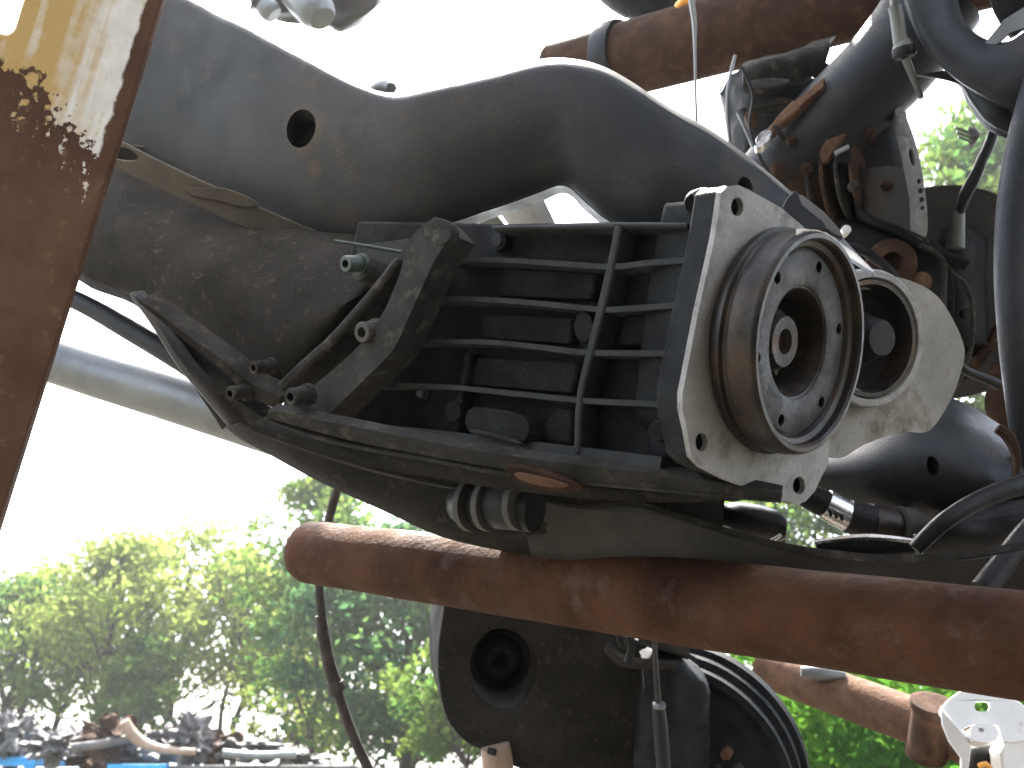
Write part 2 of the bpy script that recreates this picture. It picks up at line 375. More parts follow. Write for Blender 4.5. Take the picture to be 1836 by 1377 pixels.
for (x, y) in ((-.38, .3), (-.38, 2.1), (2.6, .3), (2.6, 2.1)): box('blocker_post', (x, y, .5), (.08, .08, 1.0), M['rust_dark'], lt)
for y in (.3, 2.1): box('beam', (1.1, y, .97), (3.1, .07, .09), M['rust_dark'], lt)  # beams of the added unseen lower deck
for k in range(14):
    box('blocker_board', (1.1+.02*math.sin(k*5), .3+.135*k, 1.04), (3.1, .125, .035), M['blocker_deck'], lt, rz=.006*math.sin(k*3))
# ------------------------------------------------------------------ painted post (left)
pa = P(290, 0, .62); pb = P(0, 930, .62); ax = (pa-pb).normalized()            # right front edge
top = pa + ax*.35; t_ = (pb.z-.0)/ax.z; bot = pb - ax*(pb.z/ax.z)
nf = V(.10, .05, 1); nf = (nf - ax*nf.dot(ax)).normalized(); xr = ax.cross(nf); xr = xr if xr.dot(RT) > 0 else -xr
org = P(191, 318, .62)
post = bpy.data.objects.new('painted_steel_post', None)
def post_local(x, y, z): return (x, y, z)
W_ = .115; D_ = .009; zt = (top-org).dot(ax); zb = (bot-org).dot(ax)
bm = bmesh.new()
me = bpy.data.meshes.new('painted_steel_post')
# hollow box with a slot through the front face near the top
out = [(-W_, zb), (0, zb), (0, zt), (-W_, zt)]
zs = (P(20, 68, .62)-org).dot(ax)
xs = (P(20, 68, .62)-org).dot(xr)
slot = [(xs+.003, zs+.004), (xs, zs), (xs-.022, zs), (xs-.025, zs+.004), (xs-.025, zs+.10), (xs+.003, zs+.10)]
tr = tessellate_polygon([[Vector((a, b, 0)) for a, b in out], [Vector((a, b, 0)) for a, b in slot]])
pts2 = out + slot; N = len(pts2)
vv = [(a, 0, b) for a, b in pts2] + [(a, D_, b) for a, b in pts2]
ff = [tuple(t) for t in tr] + [tuple(i+N for i in reversed(t)) for t in tr]
for o0, k in ((0, 4), (4, 6)):
    for i in range(k): a = o0+i; b = o0+(i+1) % k; ff.append((a, b, b+N, a+N))
me.from_pydata(vv, [], ff); bm.from_mesh(me); bmesh.ops.recalc_face_normals(bm, faces=bm.faces); bm.to_mesh(me); bm.free()
me.materials.append(M['post'])
post = bpy.data.objects.new('painted_steel_post', me); COL.objects.link(post)
post.matrix_world = Matrix(((xr.x, -nf.x, ax.x, org.x), (xr.y, -nf.y, ax.y, org.y), (xr.z, -nf.z, ax.z, org.z), (0, 0, 0, 1)))
b = post.modifiers.new('b', 'BEVEL'); b.width = .0035; b.segments = 3; b.limit_method = 'ANGLE'; b.angle_limit = .6
lone(post, 'rusty leaning steel post with flaking white and yellow paint on its upper part', 'post')

# ------------------------------------------------------------------ subframe
sub = thing('subframe', 'dark painted arched steel subframe with a round hole, above the ribbed housing', 'subframe', P(800, 300, .78))
secs = [(60, -170, 60, 190, .95), (250, -58, 215, 262, .90), (345, -2, 330, 312, .87), (450, 50, 460, 372, .83), (560, 108, 580, 425, .80),
        (640, 150, 680, 434, .78), (700, 170, 790, 408, .76), (780, 156, 880, 378, .75), (880, 132, 960, 352, .74), (980, 108, 1012, 335, .73),
        (1060, 116, 1050, 365, .72), (1130, 150, 1095, 400, .71), (1200, 196, 1160, 425, .70), (1270, 232, 1230, 445, .70), (1340, 282, 1310, 450, .69),
        (1410, 340, 1370, 465, .69), (1480, 400, 1440, 475, .685), (1562, 480, 1545, 492, .68)]
rl = root_loc(sub)
M['beam'] = stain_holes('frame', 'painted_beam_with_rusty_holes', [(P(541, 232, .803)-rl, .020), (P(560, 300, .80)-rl, .008), (P(1338, 336, .70)-rl, .011), (P(700, 345, .765)-rl, .009)], (.05, .035, .022))
mb = beam('main_beam', secs, M['beam'], sub, thick=.07, prof=((0, .045), (.012, .022), (.04, .013), (.10, .009), (.35, .001), (.55, .001), (.82, .006), (.95, .014), (.985, .018), (1, .024)), sub=5, msub=2, jit=.0007)
x_, y_, n_ = basis(V(0, .1, 1))
def cyl_vf(px, py, d, r1, r2, L, n=V(0, .05, 1)):
    x, y, n = basis(n); c = P(px, py, d); v = []; s = 28
    for h in (-L, L):
        for k in range(s): a = 2*math.pi*k/s; v.append(c + x*math.cos(a)*r1 + y*math.sin(a)*r2 + n*h)
    f = [(k, (k+1) % s, s+(k+1) % s, s+k) for k in range(s)] + [tuple(range(s)), tuple(range(s, 2*s))]
    return v, f
cut(mb, [cyl_vf(541, 232, .81, .0138, .0160, .035), cyl_vf(1338, 336, .69, .0058, .0095, .03)])
# folded lower flange with slot and pressed oval
fp = Plane(P(420, 360, .800), V(.10, -.35, .90))
plate('bottom_flange', [(150, 205), (215, 252), (330, 310), (470, 374), (580, 420), (650, 433), (560, 439), (470, 418), (400, 392), (300, 345), (205, 300), (140, 262)], fp, .004, M['frame2'], sub,
      holes=[sp2([(205, 266), (232, 268), (247, 282), (235, 289), (203, 283)], 3, True)], sub=2, bevel=.0008)
v, f = [], []
ol = sp2([(330, 335), (360, 338), (400, 338), (440, 352), (462, 368), (430, 370), (395, 360), (350, 352)], 4, True)
v, f = plate_vf(ol, fp.off(.0018), .003); mk('pressed_boss', v, f, M['frame2'], sub, bevel=.0014, bseg=3)
plate('slot_shade', [(190, 255), (260, 262), (262, 300), (190, 300)], fp.off(-.02), .003, M['black'], sub)  # black plate behind the slot stands in for the shade inside
# stiffening lip along the arm's rear edge
plate('edge_lip', strip([(1418, 372), (1460, 405), (1500, 438), (1535, 462), (1568, 488)], [4, 14, 16, 12, 3]), Plane(P(1490, 430, .665), V(-.2, .85, .5)), .003, M['galv'], sub, bevel=.0005)
plate('edge_tab', [(1420, 345), (1440, 350), (1478, 380), (1505, 410), (1512, 425), (1490, 415), (1450, 385), (1425, 368)], Plane(P(1460, 380, .67), V(.1, .75, .6)), .003, M['frame2'], sub, bevel=.0006)
plate('gusset_tab', [(1422, 342), (1432, 348), (1440, 368), (1475, 395), (1480, 412), (1440, 415), (1420, 398), (1400, 375)], Plane(P(1440, 380, .655), V(-.3, .2, .9)), .006, M['frame'], sub, sub=2)
tube('locating_stud', [(672, 162, .84, 12), (690, 155, .83, 14), (702, 158, .82, 10)], M['galv'], sub, sub=3)

# ------------------------------------------------------------------ differential with ribbed housing
dif = thing('differential', 'ribbed dark metal gear housing with round output flange, hanging under the arched subframe', 'gear housing', P(1050, 620, .65))
mN = V(-.51, .083, .841)
ribp = Plane(P(1250, 600, .575), mN)
wall = ribp.off(-.022)
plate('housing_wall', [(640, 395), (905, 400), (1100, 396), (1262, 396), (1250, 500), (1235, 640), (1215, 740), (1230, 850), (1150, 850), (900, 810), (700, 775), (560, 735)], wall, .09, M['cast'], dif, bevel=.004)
ribs = [[(880, 408), (1000, 406), (1107, 403), (1233, 404)],
        [(800, 469), (867, 465), (981, 471), (1092, 478), (1164, 471), (1252, 465)],
        [(745, 537), (844, 536), (943, 542), (1057, 553), (1096, 555), (1240, 545)],
        [(712, 613), (867, 613), (981, 624), (1057, 632), (1240, 634)],
        [(655, 691), (791, 693), (905, 704), (1031, 717), (1057, 719), (1225, 727)],
        [(590, 757), (752, 776), (924, 797), (1031, 811), (1185, 830)]]
for i, r in enumerate(ribs):
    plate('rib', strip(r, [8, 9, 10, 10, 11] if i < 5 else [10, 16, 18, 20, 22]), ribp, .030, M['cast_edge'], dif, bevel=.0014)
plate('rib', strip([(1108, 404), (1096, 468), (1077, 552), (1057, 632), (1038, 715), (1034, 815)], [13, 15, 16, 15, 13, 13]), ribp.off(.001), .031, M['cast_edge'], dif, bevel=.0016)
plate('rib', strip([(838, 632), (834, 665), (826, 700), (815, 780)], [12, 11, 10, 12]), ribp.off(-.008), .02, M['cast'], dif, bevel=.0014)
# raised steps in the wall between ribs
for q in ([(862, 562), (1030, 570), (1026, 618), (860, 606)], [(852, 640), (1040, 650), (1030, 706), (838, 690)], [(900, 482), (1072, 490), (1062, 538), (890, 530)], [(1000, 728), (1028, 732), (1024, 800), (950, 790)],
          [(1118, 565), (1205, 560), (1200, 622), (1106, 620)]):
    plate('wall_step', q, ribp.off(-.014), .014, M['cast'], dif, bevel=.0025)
for (x, y, rx, ry, o_) in ((890, 430, 17, 20, -.012), (1046, 586, 17, 28, -.003), (812, 738, 14, 20, -.006)):
    plate('boss', circ(x, y, rx, ry), ribp.off(o_), .018, M['cast'], dif, bevel=.0015, bseg=2)
plate('boss', circ(890, 430, 9, 12), ribp.off(-.0105), .006, M['black'], dif, bevel=.0005)
tube('boss', [(1195, 772, .60, 22), (1184, 773, .57, 21), (1180, 773, .562, 17)], M['cast'], dif, sub=2)
tube('boss', [(1262, 360, .60, 24), (1250, 363, .575, 23), (1246, 364, .568, 19)], M['cast'], dif, sub=2)
# drain lug
plate('lug', [(836, 742), (850, 730), (900, 735), (940, 748), (950, 770), (938, 792), (890, 790), (838, 772)], ribp.off(.006), .03, M['cast'], dif, sub=2, bevel=.003)
plate('lug', strip([(842, 772), (880, 780), (935, 796)], [5, 9, 5]), ribp.off(.007), .01, M['brk'], dif, bevel=.001)
# flange plate
nF = V(.62, -.08, .78)
fpl = Plane(P(1380, 600, .565), nF)
face_out = [(1294, 345), (1304, 334), (1325, 332), (1345, 341), (1400, 372), (1436, 402), (1476, 440), (1500, 500), (1512, 600), (1508, 700), (1486, 790), (1486, 830), (1470, 862), (1462, 880), (1445, 899), (1430, 905),
            (1385, 893), (1300, 860), (1258, 838), (1241, 820), (1232, 770), (1224, 735), (1224, 705), (1232, 665), (1252, 560), (1270, 480), (1283, 420)]
hl = [circ(1322, 371, 11, 17, 16), circ(1258, 793, 11, 17, 16), circ(1433, 871, 11, 16, 16)]
fc = fpl.hit(1397, 612); _x, _y, _n = basis(V(.70, -.09, .70)); bore = [fc + (_x*math.cos(k*math.pi/14) + _y*math.sin(k*math.pi/14))*.047 for k in range(28)]
bore = [p - fpl.n*(p-fpl.p).dot(fpl.n) for p in bore]; bore2 = [p - fpl.n*.0045 for p in bore]
plate('machined_face', face_out, fpl, .004, M['alu'], dif, holes=hl+[bore], bevel=.0008)
big = [(x-2 if x < 1350 else x, y) for x, y in face_out]
plate('flange_body', face_out, fpl.off(-.0045), .020, M['cast'], dif, holes=hl+[bore2], bevel=.0015)
plate('housing_end', [(1300, 350), (1460, 440), (1500, 600), (1450, 840), (1300, 850), (1240, 760), (1262, 560), (1285, 420)], fpl.off(-.026), .05, M['cast'], dif, bevel=.004)
# corner struts running back from the flange ears
tube('corner_strut', [(1305, 352, .578, 20), (1265, 360, .60, 17), (1240, 372, .63, 16)], M['cast'], dif, sub=3)
tube('corner_strut', [(1245, 800, .578, 26), (1205, 800, .60, 34), (1180, 800, .63, 36)], M['cast'], dif, sub=3)
plate('casting_flash', [(1240, 345), (1252, 338), (1300, 334), (1302, 338), (1256, 344), (1254, 352), (1262, 356), (1250, 362), (1246, 352)], Plane(P(1260, 350, .565), V(-.2, .3, .9)), .002, M['teal'], dif, bevel=.0003)
# output flange drum
nD = V(.70, -.09, .70); xx, yy, nn = basis(nD)
drum = lathe('output_flange', fc, nD, [(.045, -.026), (.0660, -.004), (.0672, -.001), (.0672, .0015), (.0645, .0025), (.0638, .0045), (.0655, .006), (.0658, .0135), (.0650, .0150), (.0652, .0190), (.0640, .0215), (.0630, .0225), (.0605, .0225), (.0592, .0210), (.0588, .0170),
        (.0560, .0155), (.0545, .0120), (.0525, .0118), (.0330, .0118), (.0305, .0105), (.0290, .002), (.0280, -.016), (.0, -.016)], M['steel'], dif, 72, ang=25)
v, f = lathe_vf(fc, nD, [(.0540, .0120), (.0535, .0132), (.0525, .0138), (.0360, .0138), (.0335, .0128), (.0330, .0118)], 64, False)
N0 = 64; f += [(5*N0+k, 5*N0+(k+1) % N0, (k+1) % N0, k) for k in range(N0)]
web = mk('flange_web', v, f, M['face'], drum, ang=25)
hv = []
for k in range(6):
    a = math.radians(12 + 60*k); c = fc + (xx*math.cos(a)+yy*math.sin(a))*.0475
    hv.append(lathe_vf(c + nn*.018, nn, [(.0036, 0), (.0036, -.016)], 14))
cut(drum, hv); cut(web, hv)
lathe('bore_wall', fc, nD, [(.0318, .0121), (.0300, .0103), (.0285, .002), (.0275, -.0155)], M['bore'], drum, 48, cap=False)
lathe('bore_floor', fc, nD, [(.0279, -.0156), (.0270, -.0148), (.020, -.0150), (.0150, -.014), (0, -.014)], M['bore'], drum, 48)
fc_h = fc - nD*.010
hub = lathe('centre_nut', fc_h, nD, [(.0215, -.004), (.0215, .003), (.0200, .006), (.0165, .0085), (.0158, .0125), (.0148, .0140), (.0078, .0140), (.0072, .011), (.0070, .005), (0, .005)], M['hub'], drum, 40, ang=30)
for k in range(3):
    a = math.radians(40+120*k); c = fc_h + (xx*math.cos(a)+yy*math.sin(a))*.0190 + nn*.003
    lathe('nut_notch', c, nn, [(.0022, -.001), (.0022, .0045), (.0018, .005), (0, .005)], M['steel'], hub, 8)
lathe('centre_pin', fc_h, nD, [(.0066, .004), (.0060, .0085), (0, .009)], M['rust_dark'], hub, 20)

# oil pan edge and layered lower flange
pan = Plane(P(1000, 850, .60), V(-.35, -.35, .87))
plate('lower_flange', strip([(480, 742), (620, 775), (760, 803), (900, 828), (1050, 850), (1220, 868), (1400, 890)], [14, 26, 26, 26, 30, 30, 6]), pan, .012, M['brk'], dif, bevel=.003)
plate('lower_flange', strip([(450, 765), (600, 812), (760, 842), (920, 868), (1080, 886), (1200, 893), (1330, 896)], [10, 22, 22, 24, 22, 16, 3]), pan.off(-.014), .010, M['cover'], dif, bevel=.002)
plate('gasket_edge', strip([(470, 752), (600, 795), (760, 824), (900, 850), (1060, 868), (1250, 886), (1400, 900)], [3, 5, 6, 6, 6, 5, 4]), pan.off(.001), .010, M['brk'], dif, bevel=.001)
o = plate('drain_plug', sp2([(905, 842), (930, 838), (985, 852), (1040, 872), (1035, 882), (985, 880), (930, 866)], 3, True), pan.off(.006), .014, M['rust_dark'], dif, bevel=.003)
plate('plug_edge', sp2([(925, 848), (980, 858), (1020, 872), (985, 874), (935, 862)], 3, True), pan.off(.0075), .004, M['rust_or'], o, bevel=.001)

# rear cover casting
cv = beam('rear_cover', [(90, 280, 80, 450, .88), (165, 288, 165, 502, .84), (230, 300, 240, 530, .81), (330, 345, 335, 604, .775), (430, 390, 425, 664, .745), (540, 415, 490, 702, .72), (630, 425, 540, 668, .71), (690, 445, 605, 590, .71), (705, 470, 668, 535, .73)],
          M['cover'], dif, thick=.10, prof=((0, .085), (.14, .045), (.35, .014), (.6, -.004), (.88, .004), (.97, .016), (1, .03)), jit=.0006)
cvp = Plane(P(600, 600, .69), mN)
plate('cover_rim', strip([(712, 462), (662, 528), (600, 600), (545, 652), (495, 702)], [12, 16, 18, 20, 24]), cvp, .05, M['brk'], dif, bevel=.003)
plate('cover_rim', strip([(250, 540), (330, 603), (400, 655), (448, 698), (500, 722)], [6, 10, 14, 20, 26]), Plane(P(400, 655, .71), V(-.3, -.4, .85)), .02, M['brk'], dif, bevel=.003)
tube('cover_neck', [(648, 480, .69, 24), (672, 492, .70, 26), (705, 505, .71, 26)], M['brk'], dif, sub=3, wob=.001)
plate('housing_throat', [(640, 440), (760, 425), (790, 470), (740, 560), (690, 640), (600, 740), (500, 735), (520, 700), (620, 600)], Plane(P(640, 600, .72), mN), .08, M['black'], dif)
tube('oil_line', [(600, 432, .70, 3), (650, 440, .70, 3.5), (720, 452, .70, 3.5)], M['teal'], dif, sub=3, seg=8)
# cast bracket
bp_ = Plane(P(690, 600, .655), mN)
bk = plate('support_bracket', strip([(795, 405), (762, 440), (738, 500), (712, 560), (684, 612), (640, 658), (600, 695), (560, 730)], [46, 58, 46, 44, 52, 50, 54, 60]), bp_, .028, M['brk'], dif, bevel=.005, bseg=3)
plate('bracket_pad', circ(787, 415, 22, 24), bp_.off(.001), .01, M['brk'], bk, bevel=.003)
for (x, y, d, r, mm) in ((619, 473, .675, .0060, 'teal'), (648, 596, .66, .0074, 'frame2'), (454, 660, .69, .0050, 'brk'), (412, 706, .70, .0055, 'brk'), (520, 712, .655, .0062, 'brk')):
    bolt(dif, x, y, d, r, M[mm], V(-.55, -.1, .8), .018)
bolt(dif, 752, 706, .66, .003, M['black'], V(-.5, 0, .85), .006, False)
# long thin strut down the left side
plate('side_strut', strip([(232, 525), (275, 580), (320, 650), (370, 710), (412, 764)], [8, 14, 15, 15, 10]), Plane(P(320, 650, .73), V(-.5, -.2, .8)), .012, M['frame2'], dif, bevel=.002)
plate('side_strut', strip([(240, 530), (300, 594), (360, 668), (425, 750)], [4, 26, 52, 70]), Plane(P(320, 650, .745), V(-.3, -.3, .9)), .006, M['frame'], dif, bevel=.001)

# under beam between housing and pipe
ub = thing('lower_crossmember', 'long dark pressed steel crossmember resting on the rusty pipe, under the ribbed housing', 'crossmember', P(800, 870, .76))
beam('beam_body', [(330, 640, 380, 735, .84), (395, 690, 420, 775, .80), (480, 730, 480, 808, .77), (600, 775, 575, 858, .74), (740, 805, 690, 908, .72), (850, 830, 800, 955, .71), (980, 850, 940, 985, .70), (1120, 870, 1090, 1010, .69), (1300, 885, 1290, 1020, .69)],
     M['cover'], ub, thick=.06, prof=((0, .01), (.1, 0), (.5, .004), (.85, .014), (1, .03)))
plate('weld_strip', strip([(410, 745), (455, 772), (520, 796), (640, 836), (760, 866), (860, 882)], [16, 8, 6, 6, 5, 3]), Plane(P(620, 830, .715), V(-.2, -.1, .95)), .006, M['frame2'], ub, bevel=.001)
plate('weld_strip', strip([(400, 706), (430, 735), (470, 762), (478, 770)], [14, 22, 24, 10]), Plane(P(440, 745, .72), V(-.3, -.2, .9)), .02, M['brk'], ub, bevel=.003)

# bushing barrel under housing
bu = thing('ribbed_bushing', 'black rubber bushing with pale metal bands between housing and lower crossmember', 'bushing', P(890, 900, .68))
tube('rubber', [(838, 902, .712, 40), (850, 905, .70, 43), (900, 905, .675, 44), (960, 915, .66, 40)], M['black'], bu, sub=3)
for (x, d, r) in ((848, .69, 48), (880, .678, 48), (934, .66, 46)):
    c = P(x, 905, d); ax_ = (P(960, 915, .66)-P(840, 905, .70)).normalized(); rr = r*d/F
    lathe('band', c, ax_, [(rr*.9, -.003), (rr, -.0025), (rr*1.01, 0), (rr, .0025), (rr*.9, .003)], M['frame2'], bu, 40)

# ------------------------------------------------------------------ rusty main pipe
A = P(572, 992, .93); B = P(1836, 1157, .535); dirp = (B-A).normalized(); RP = .030
Bx = A + dirp*1.35
pp = [A + (Bx-A)*(k/60) for k in range(61)]
pp = [A-dirp*.0] + pp[1:]
prf_p = [A - dirp*.020, A - dirp*.0185, A - dirp*.012] + pp
prf_r = [RP*.80, RP*.93, RP*1.0] + [RP]*len(pp)
v, f = ring_tube(prf_p, prf_r, 64); v = [p + .0005*noise.noise_vector(p*55) + .0008*noise.noise_vector(p*14) for p in v]
mp_ = mk('rusty_pipe', v, f, M['rust']); recentre(mp_)
lone(mp_, 'thick rusty brown steel pipe crossing the lower right, closed round end at left', 'pipe')

# ------------------------------------------------------------------ control arm, right lower
ca = thing('control_arm', 'dusty grey curved suspension arm lying along the top of the rusty pipe', 'suspension arm', P(1350, 980, .66))
beam('arm_body', [(925, 878, 950, 985, .70), (1040, 902, 1050, 1010, .69), (1140, 903, 1150, 1025, .675), (1230, 926, 1240, 1040, .66), (1330, 958, 1330, 1050, .65), (1450, 985, 1450, 1070, .64), (1600, 1000, 1600, 1085, .63), (1740, 992, 1750, 1110, .62), (1850, 972, 1850, 1120, .61), (2000, 940, 2000, 1120, .60)],
     M['frame2'], ca, thick=.05, prof=((0, .02), (.05, .004), (.3, .006), (1, .02)))
plate('arm_lip', strip([(930, 880), (1040, 903), (1140, 905), (1200, 920), (1300, 950), (1400, 978), (1500, 994), (1600, 1002), (1720, 995), (1850, 975)], [6, 8, 8, 9, 10, 12, 14, 14, 14, 12]), Plane(P(1400, 978, .635), V(-.35, .35, .85)), .005, M['brk'], ca, bevel=.0015)
# dark curved rear arm with oval hole
ra = thing('rear_arm', 'dark grey pressed arm with an oval hole, right of the round output flange', 'suspension arm', P(1650, 850, .78))
o = beam('arm_shell', [(1440, 800, 1400, 880, .80), (1500, 775, 1480, 915, .78), (1580, 742, 1560, 935, .76), (1650, 712, 1640, 955, .75), (1720, 722, 1720, 960, .74), (1790, 762, 1800, 960, .74), (1850, 800, 1870, 960, .74), (1930, 830, 1950, 960, .74)],
         M['frame'], ra, thick=.10, prof=((0, .09), (.12, .045), (.25, .02), (.42, .0), (.62, -.005), (.85, .012), (1, .05)))
cut(o, [cyl_vf(1670, 836, .745, .0042, .0078, .04)])
plate('weld_bead', strip([(1790, 765), (1812, 782), (1826, 820), (1822, 870)], [14, 18, 12, 8]), Plane(P(1810, 800, .72), V(-.2, .2, .9)), .01, M['rust_dark'], ra, bevel=.003)

# ------------------------------------------------------------------ aluminium eye arm with bushing
ey = thing('aluminium_mount', 'pale cast aluminium mount with round rubber bushing behind the output flange', 'mount', P(1620, 640, .68))
n2 = V(.40, -.03, .88)
epl = Plane(P(1580, 620, .655), n2)
ec = epl.hit(1566, 607)
lathe('eye_ring', ec, n2, [(.037, -.055), (.0475, -.05), (.0478, -.01), (.0470, -.001), (.0458, 0), (.0418, 0), (.0410, -.002), (.0408, -.03)], M['alu'], ey, 64, ang=30, cap=False)
lathe('bushing_sleeve', ec, n2, [(.0405, -.03), (.0405, -.003), (.0400, -.001), (.0370, -.001), (.0362, -.004), (.0350, -.03)], M['steel'], ey, 56, ang=30, cap=False)
lathe('rubber_bushing', ec, n2, [(.0352, -.035), (.0350, -.018), (.0300, -.024), (.022, -.020), (.016, -.006), (.0130, .006), (.0115, .008), (0, .008)], M['black'], ey, 48)
b2 = epl.off(-.012)
arm_out = [(1470, 700), (1500, 600), (1540, 520), (1590, 496), (1640, 506), (1682, 532), (1714, 582), (1730, 628), (1723, 668), (1706, 715), (1668, 772), (1630, 775), (1590, 782), (1545, 800), (1505, 822), (1470, 800)]
plate('mount_body', arm_out, b2, .04, M['alu2'], ey, sub=3, bevel=.012, bseg=5, holes=[circ(1560, 610, 72, 92, 28)], ang=50)

# ------------------------------------------------------------------ CV joint with banded boot
cvj = thing('drive_shaft_joint', 'shaft joint with shiny slotted clamp ring, below the output flange', 'shaft joint', P(1530, 930, .74))
def seg_t(name, a, b, r1, r2, m, d1=.74, d2=.74, rd=.0): return tube(name, [(a[0], a[1], d1, r1), (b[0], b[1], d2, r2)], m, cvj, sub=2, seg=28)
seg_t('rubber_boot', (1440, 885), (1482, 905), 22, 25, M['black'])
seg_t('clamp_ring', (1478, 903), (1522, 926), 27, 28, M['chrome'])
seg_t('rubber_boot', (1518, 924), (1560, 938), 30, 33, M['black'])
seg_t('joint_housing', (1556, 936), (1610, 948), 34, 36, M['steel'], .745, .75)
seg_t('joint_ring', (1606, 947), (1640, 952), 40, 42, M['frame2'], .745, .75)
for k, (x, y) in enumerate(((1490, 917), (1500, 921), (1510, 925))):
    plate('clamp_slot', circ(x, y+4, 3, 6, 10), Plane(P(x, y, .7255), V(0, -.2, 1)), .002, M['black'], cvj, bevel=.0003)

# small hardware under flange
lv = thing('black_lever', 'black plastic lever block in the gap under the flange plate', 'lever', P(1360, 945, .72))
beam('lever_body', [(1215, 905, 1230, 925, .74), (1290, 905, 1300, 945, .73), (1330, 900, 1330, 960, .72), (1395, 915, 1390, 972, .72), (1412, 935, 1408, 968, .72)], M['black'], lv, thick=.03, sub=2)
tube('lever_tip', [(1375, 972, .71, 3), (1392, 964, .71, 4), (1400, 958, .71, 3)], M['chrome'], lv, sub=2, seg=8)
bs = thing('metal_strap', 'thin shiny metal strap lying across the gap above the suspension arm', 'strap', P(1550, 975, .68))
beam('strap_band', [(1462, 966, 1465, 992, .685), (1500, 964, 1500, 994, .68), (1550, 960, 1550, 996, .675), (1600, 963, 1600, 996, .675), (1640, 966, 1640, 994, .675)], M['black'], bs, thick=.02, sub=3, prof=((0, .012), (.2, 0), (1, .004)))
plate('strap_edge', strip([(1462, 970), (1500, 964), (1550, 960), (1600, 963), (1640, 968)], [3, 5, 6, 5, 3]), Plane(P(1550, 963, .67), V(0, .6, .8)), .004, M['chrome'], bs, bevel=.0006)
tube('strap_end', [(1640, 958, .67, 3), (1644, 975, .67, 4), (1643, 992, .67, 3)], M['galv'], bs, sub=2, seg=8)
bh = tube('black_hose', [(1640, 985, .66, 13), (1665, 960, .66, 15), (1700, 930, .66, 16), (1760, 895, .67, 17), (1836, 868, .68, 18), (1950, 840, .70, 18)], M['black'], None, sub=6); recentre(bh)
lone(bh, 'black rubber hose curving across the right edge above the rusty pipe', 'hose')
for k in range(26):
    pass
bh2 = tube('black_hose', [(1760, 1060, .60, 22), (1800, 1010, .61, 22), (1840, 960, .62, 22), (1900, 900, .64, 22)], M['black'], None, sub=5); recentre(bh2)
lone(bh2, 'thick straight black hose dropping behind the rusty pipe at right edge', 'hose')
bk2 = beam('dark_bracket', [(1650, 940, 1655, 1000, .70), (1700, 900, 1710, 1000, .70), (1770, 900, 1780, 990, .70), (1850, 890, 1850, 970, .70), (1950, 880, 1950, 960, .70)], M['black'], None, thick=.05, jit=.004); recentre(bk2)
lone(bk2, 'black shaded bracket behind the hoses at the right edge', 'bracket')

# ------------------------------------------------------------------ left tube and rod
gt = tube('grey_tube', [(-260, 520, 1.05, 42), (90, 643, 1.0, 42), (300, 707, .95, 46), (520, 775, .90, 50), (700, 830, .86, 52)], M['galv'], None, sub=5, seg=32); recentre(gt)
lone(gt, 'pale grey steel tube running behind the post towards the gear housing', 'tube')
dr = tube('dark_rod', [(-200, 380, .95, 15), (60, 505, .92, 16), (150, 545, .90, 17), (230, 590, .88, 19), (330, 650, .86, 20), (450, 730, .84, 20)], M['frame'], None, sub=4, seg=20); recentre(dr)
lone(dr, 'dark stabiliser rod above the pale grey tube at left', 'rod')

# alu duct in triangular gap
du = thing('pale_casting', 'pale ribbed metal casting seen through the gap under the arched subframe', 'casting', P(950, 385, .95))
beam('casting_body', [(860, 330, 930, 430, .98), (900, 320, 955, 430, .96), (930, 315, 985, 430, .95), (955, 315, 1010, 430, .96)], M['alu'], du, thick=.06, sub=3)
beam('casting_neck', [(820, 345, 880, 430, .90), (868, 360, 905, 420, .89), (878, 368, 915, 415, .89)], M['alu2'], du, thick=.05, sub=3)

# ------------------------------------------------------------------ hanging cable (left centre)
hc = thing('hanging_sensor_cable', 'grey brown sensor cable hanging behind the pipe end in front of trees', 'cable', P(600, 1240, 1.0))
tube('wire', [(612, 850, .97, 6), (604, 880, .97, 8), (590, 930, .97, 8), (575, 1000, .99, 7), (573, 1060, 1.0, 8), (578, 1110, 1.0, 8)], M['cable'], hc, sub=5, seg=12)
tube('sleeve', [(575, 1104, 1.0, 10), (580, 1140, 1.0, 11), (590, 1190, 1.0, 11.5), (602, 1228, 1.0, 13)], M['cable'], hc, sub=5, seg=14)
tube('grommet', [(601, 1222, 1.0, 15), (604, 1236, 1.0, 16), (607, 1242, 1.0, 14)], M['cable'], hc, sub=3, seg=16)
tube('wire', [(605, 1240, 1.0, 9), (622, 1290, 1.0, 9), (642, 1340, 1.0, 9), (665, 1390, 1.0, 9), (680, 1450, 1.0, 9)], M['cable'], hc, sub=5, seg=12)

# ------------------------------------------------------------------ knuckle and rotor under the pipe
kn = thing('rubber_mount_housing', 'dark rounded casting with a deep round bore hanging below the rusty pipe', 'mount', P(930, 1200, .98))
kpl = Plane(P(900, 1200, .98), V(.16, .04, .97))
k_out = [(800, 1040), (796, 1090), (787, 1150), (786, 1210), (793, 1260), (808, 1300), (838, 1332), (880, 1352), (950, 1385), (1060, 1400), (1200, 1400), (1260, 1300), (1250, 1180), (1150, 1150), (1080, 1120), (1060, 1040)]
plate('casting_shell', k_out, kpl, .12, M['cover'], kn, sub=3, bevel=.026, bseg=8, holes=[circ(904, 1199, 61, 74, 32)], ang=50)
lathe('bore_sleeve', kpl.hit(906, 1199)-kpl.n*.004, kpl.n, [(.030, -.045), (.0335, -.03), (.0410, -.002), (.0418, .0015), (.0432, .001), (.0435, -.01)], M['frame2'], kn, 48, ang=40, cap=False)
lathe('rubber_core', kpl.hit(906, 1199)-kpl.n*.03, kpl.n, [(.034, -.03), (.0310, -.004), (.026, -.012), (.016, -.002), (.011, -.001), (.0085, -.02), (0, -.02)], M['black'], kn, 40, cap=False)
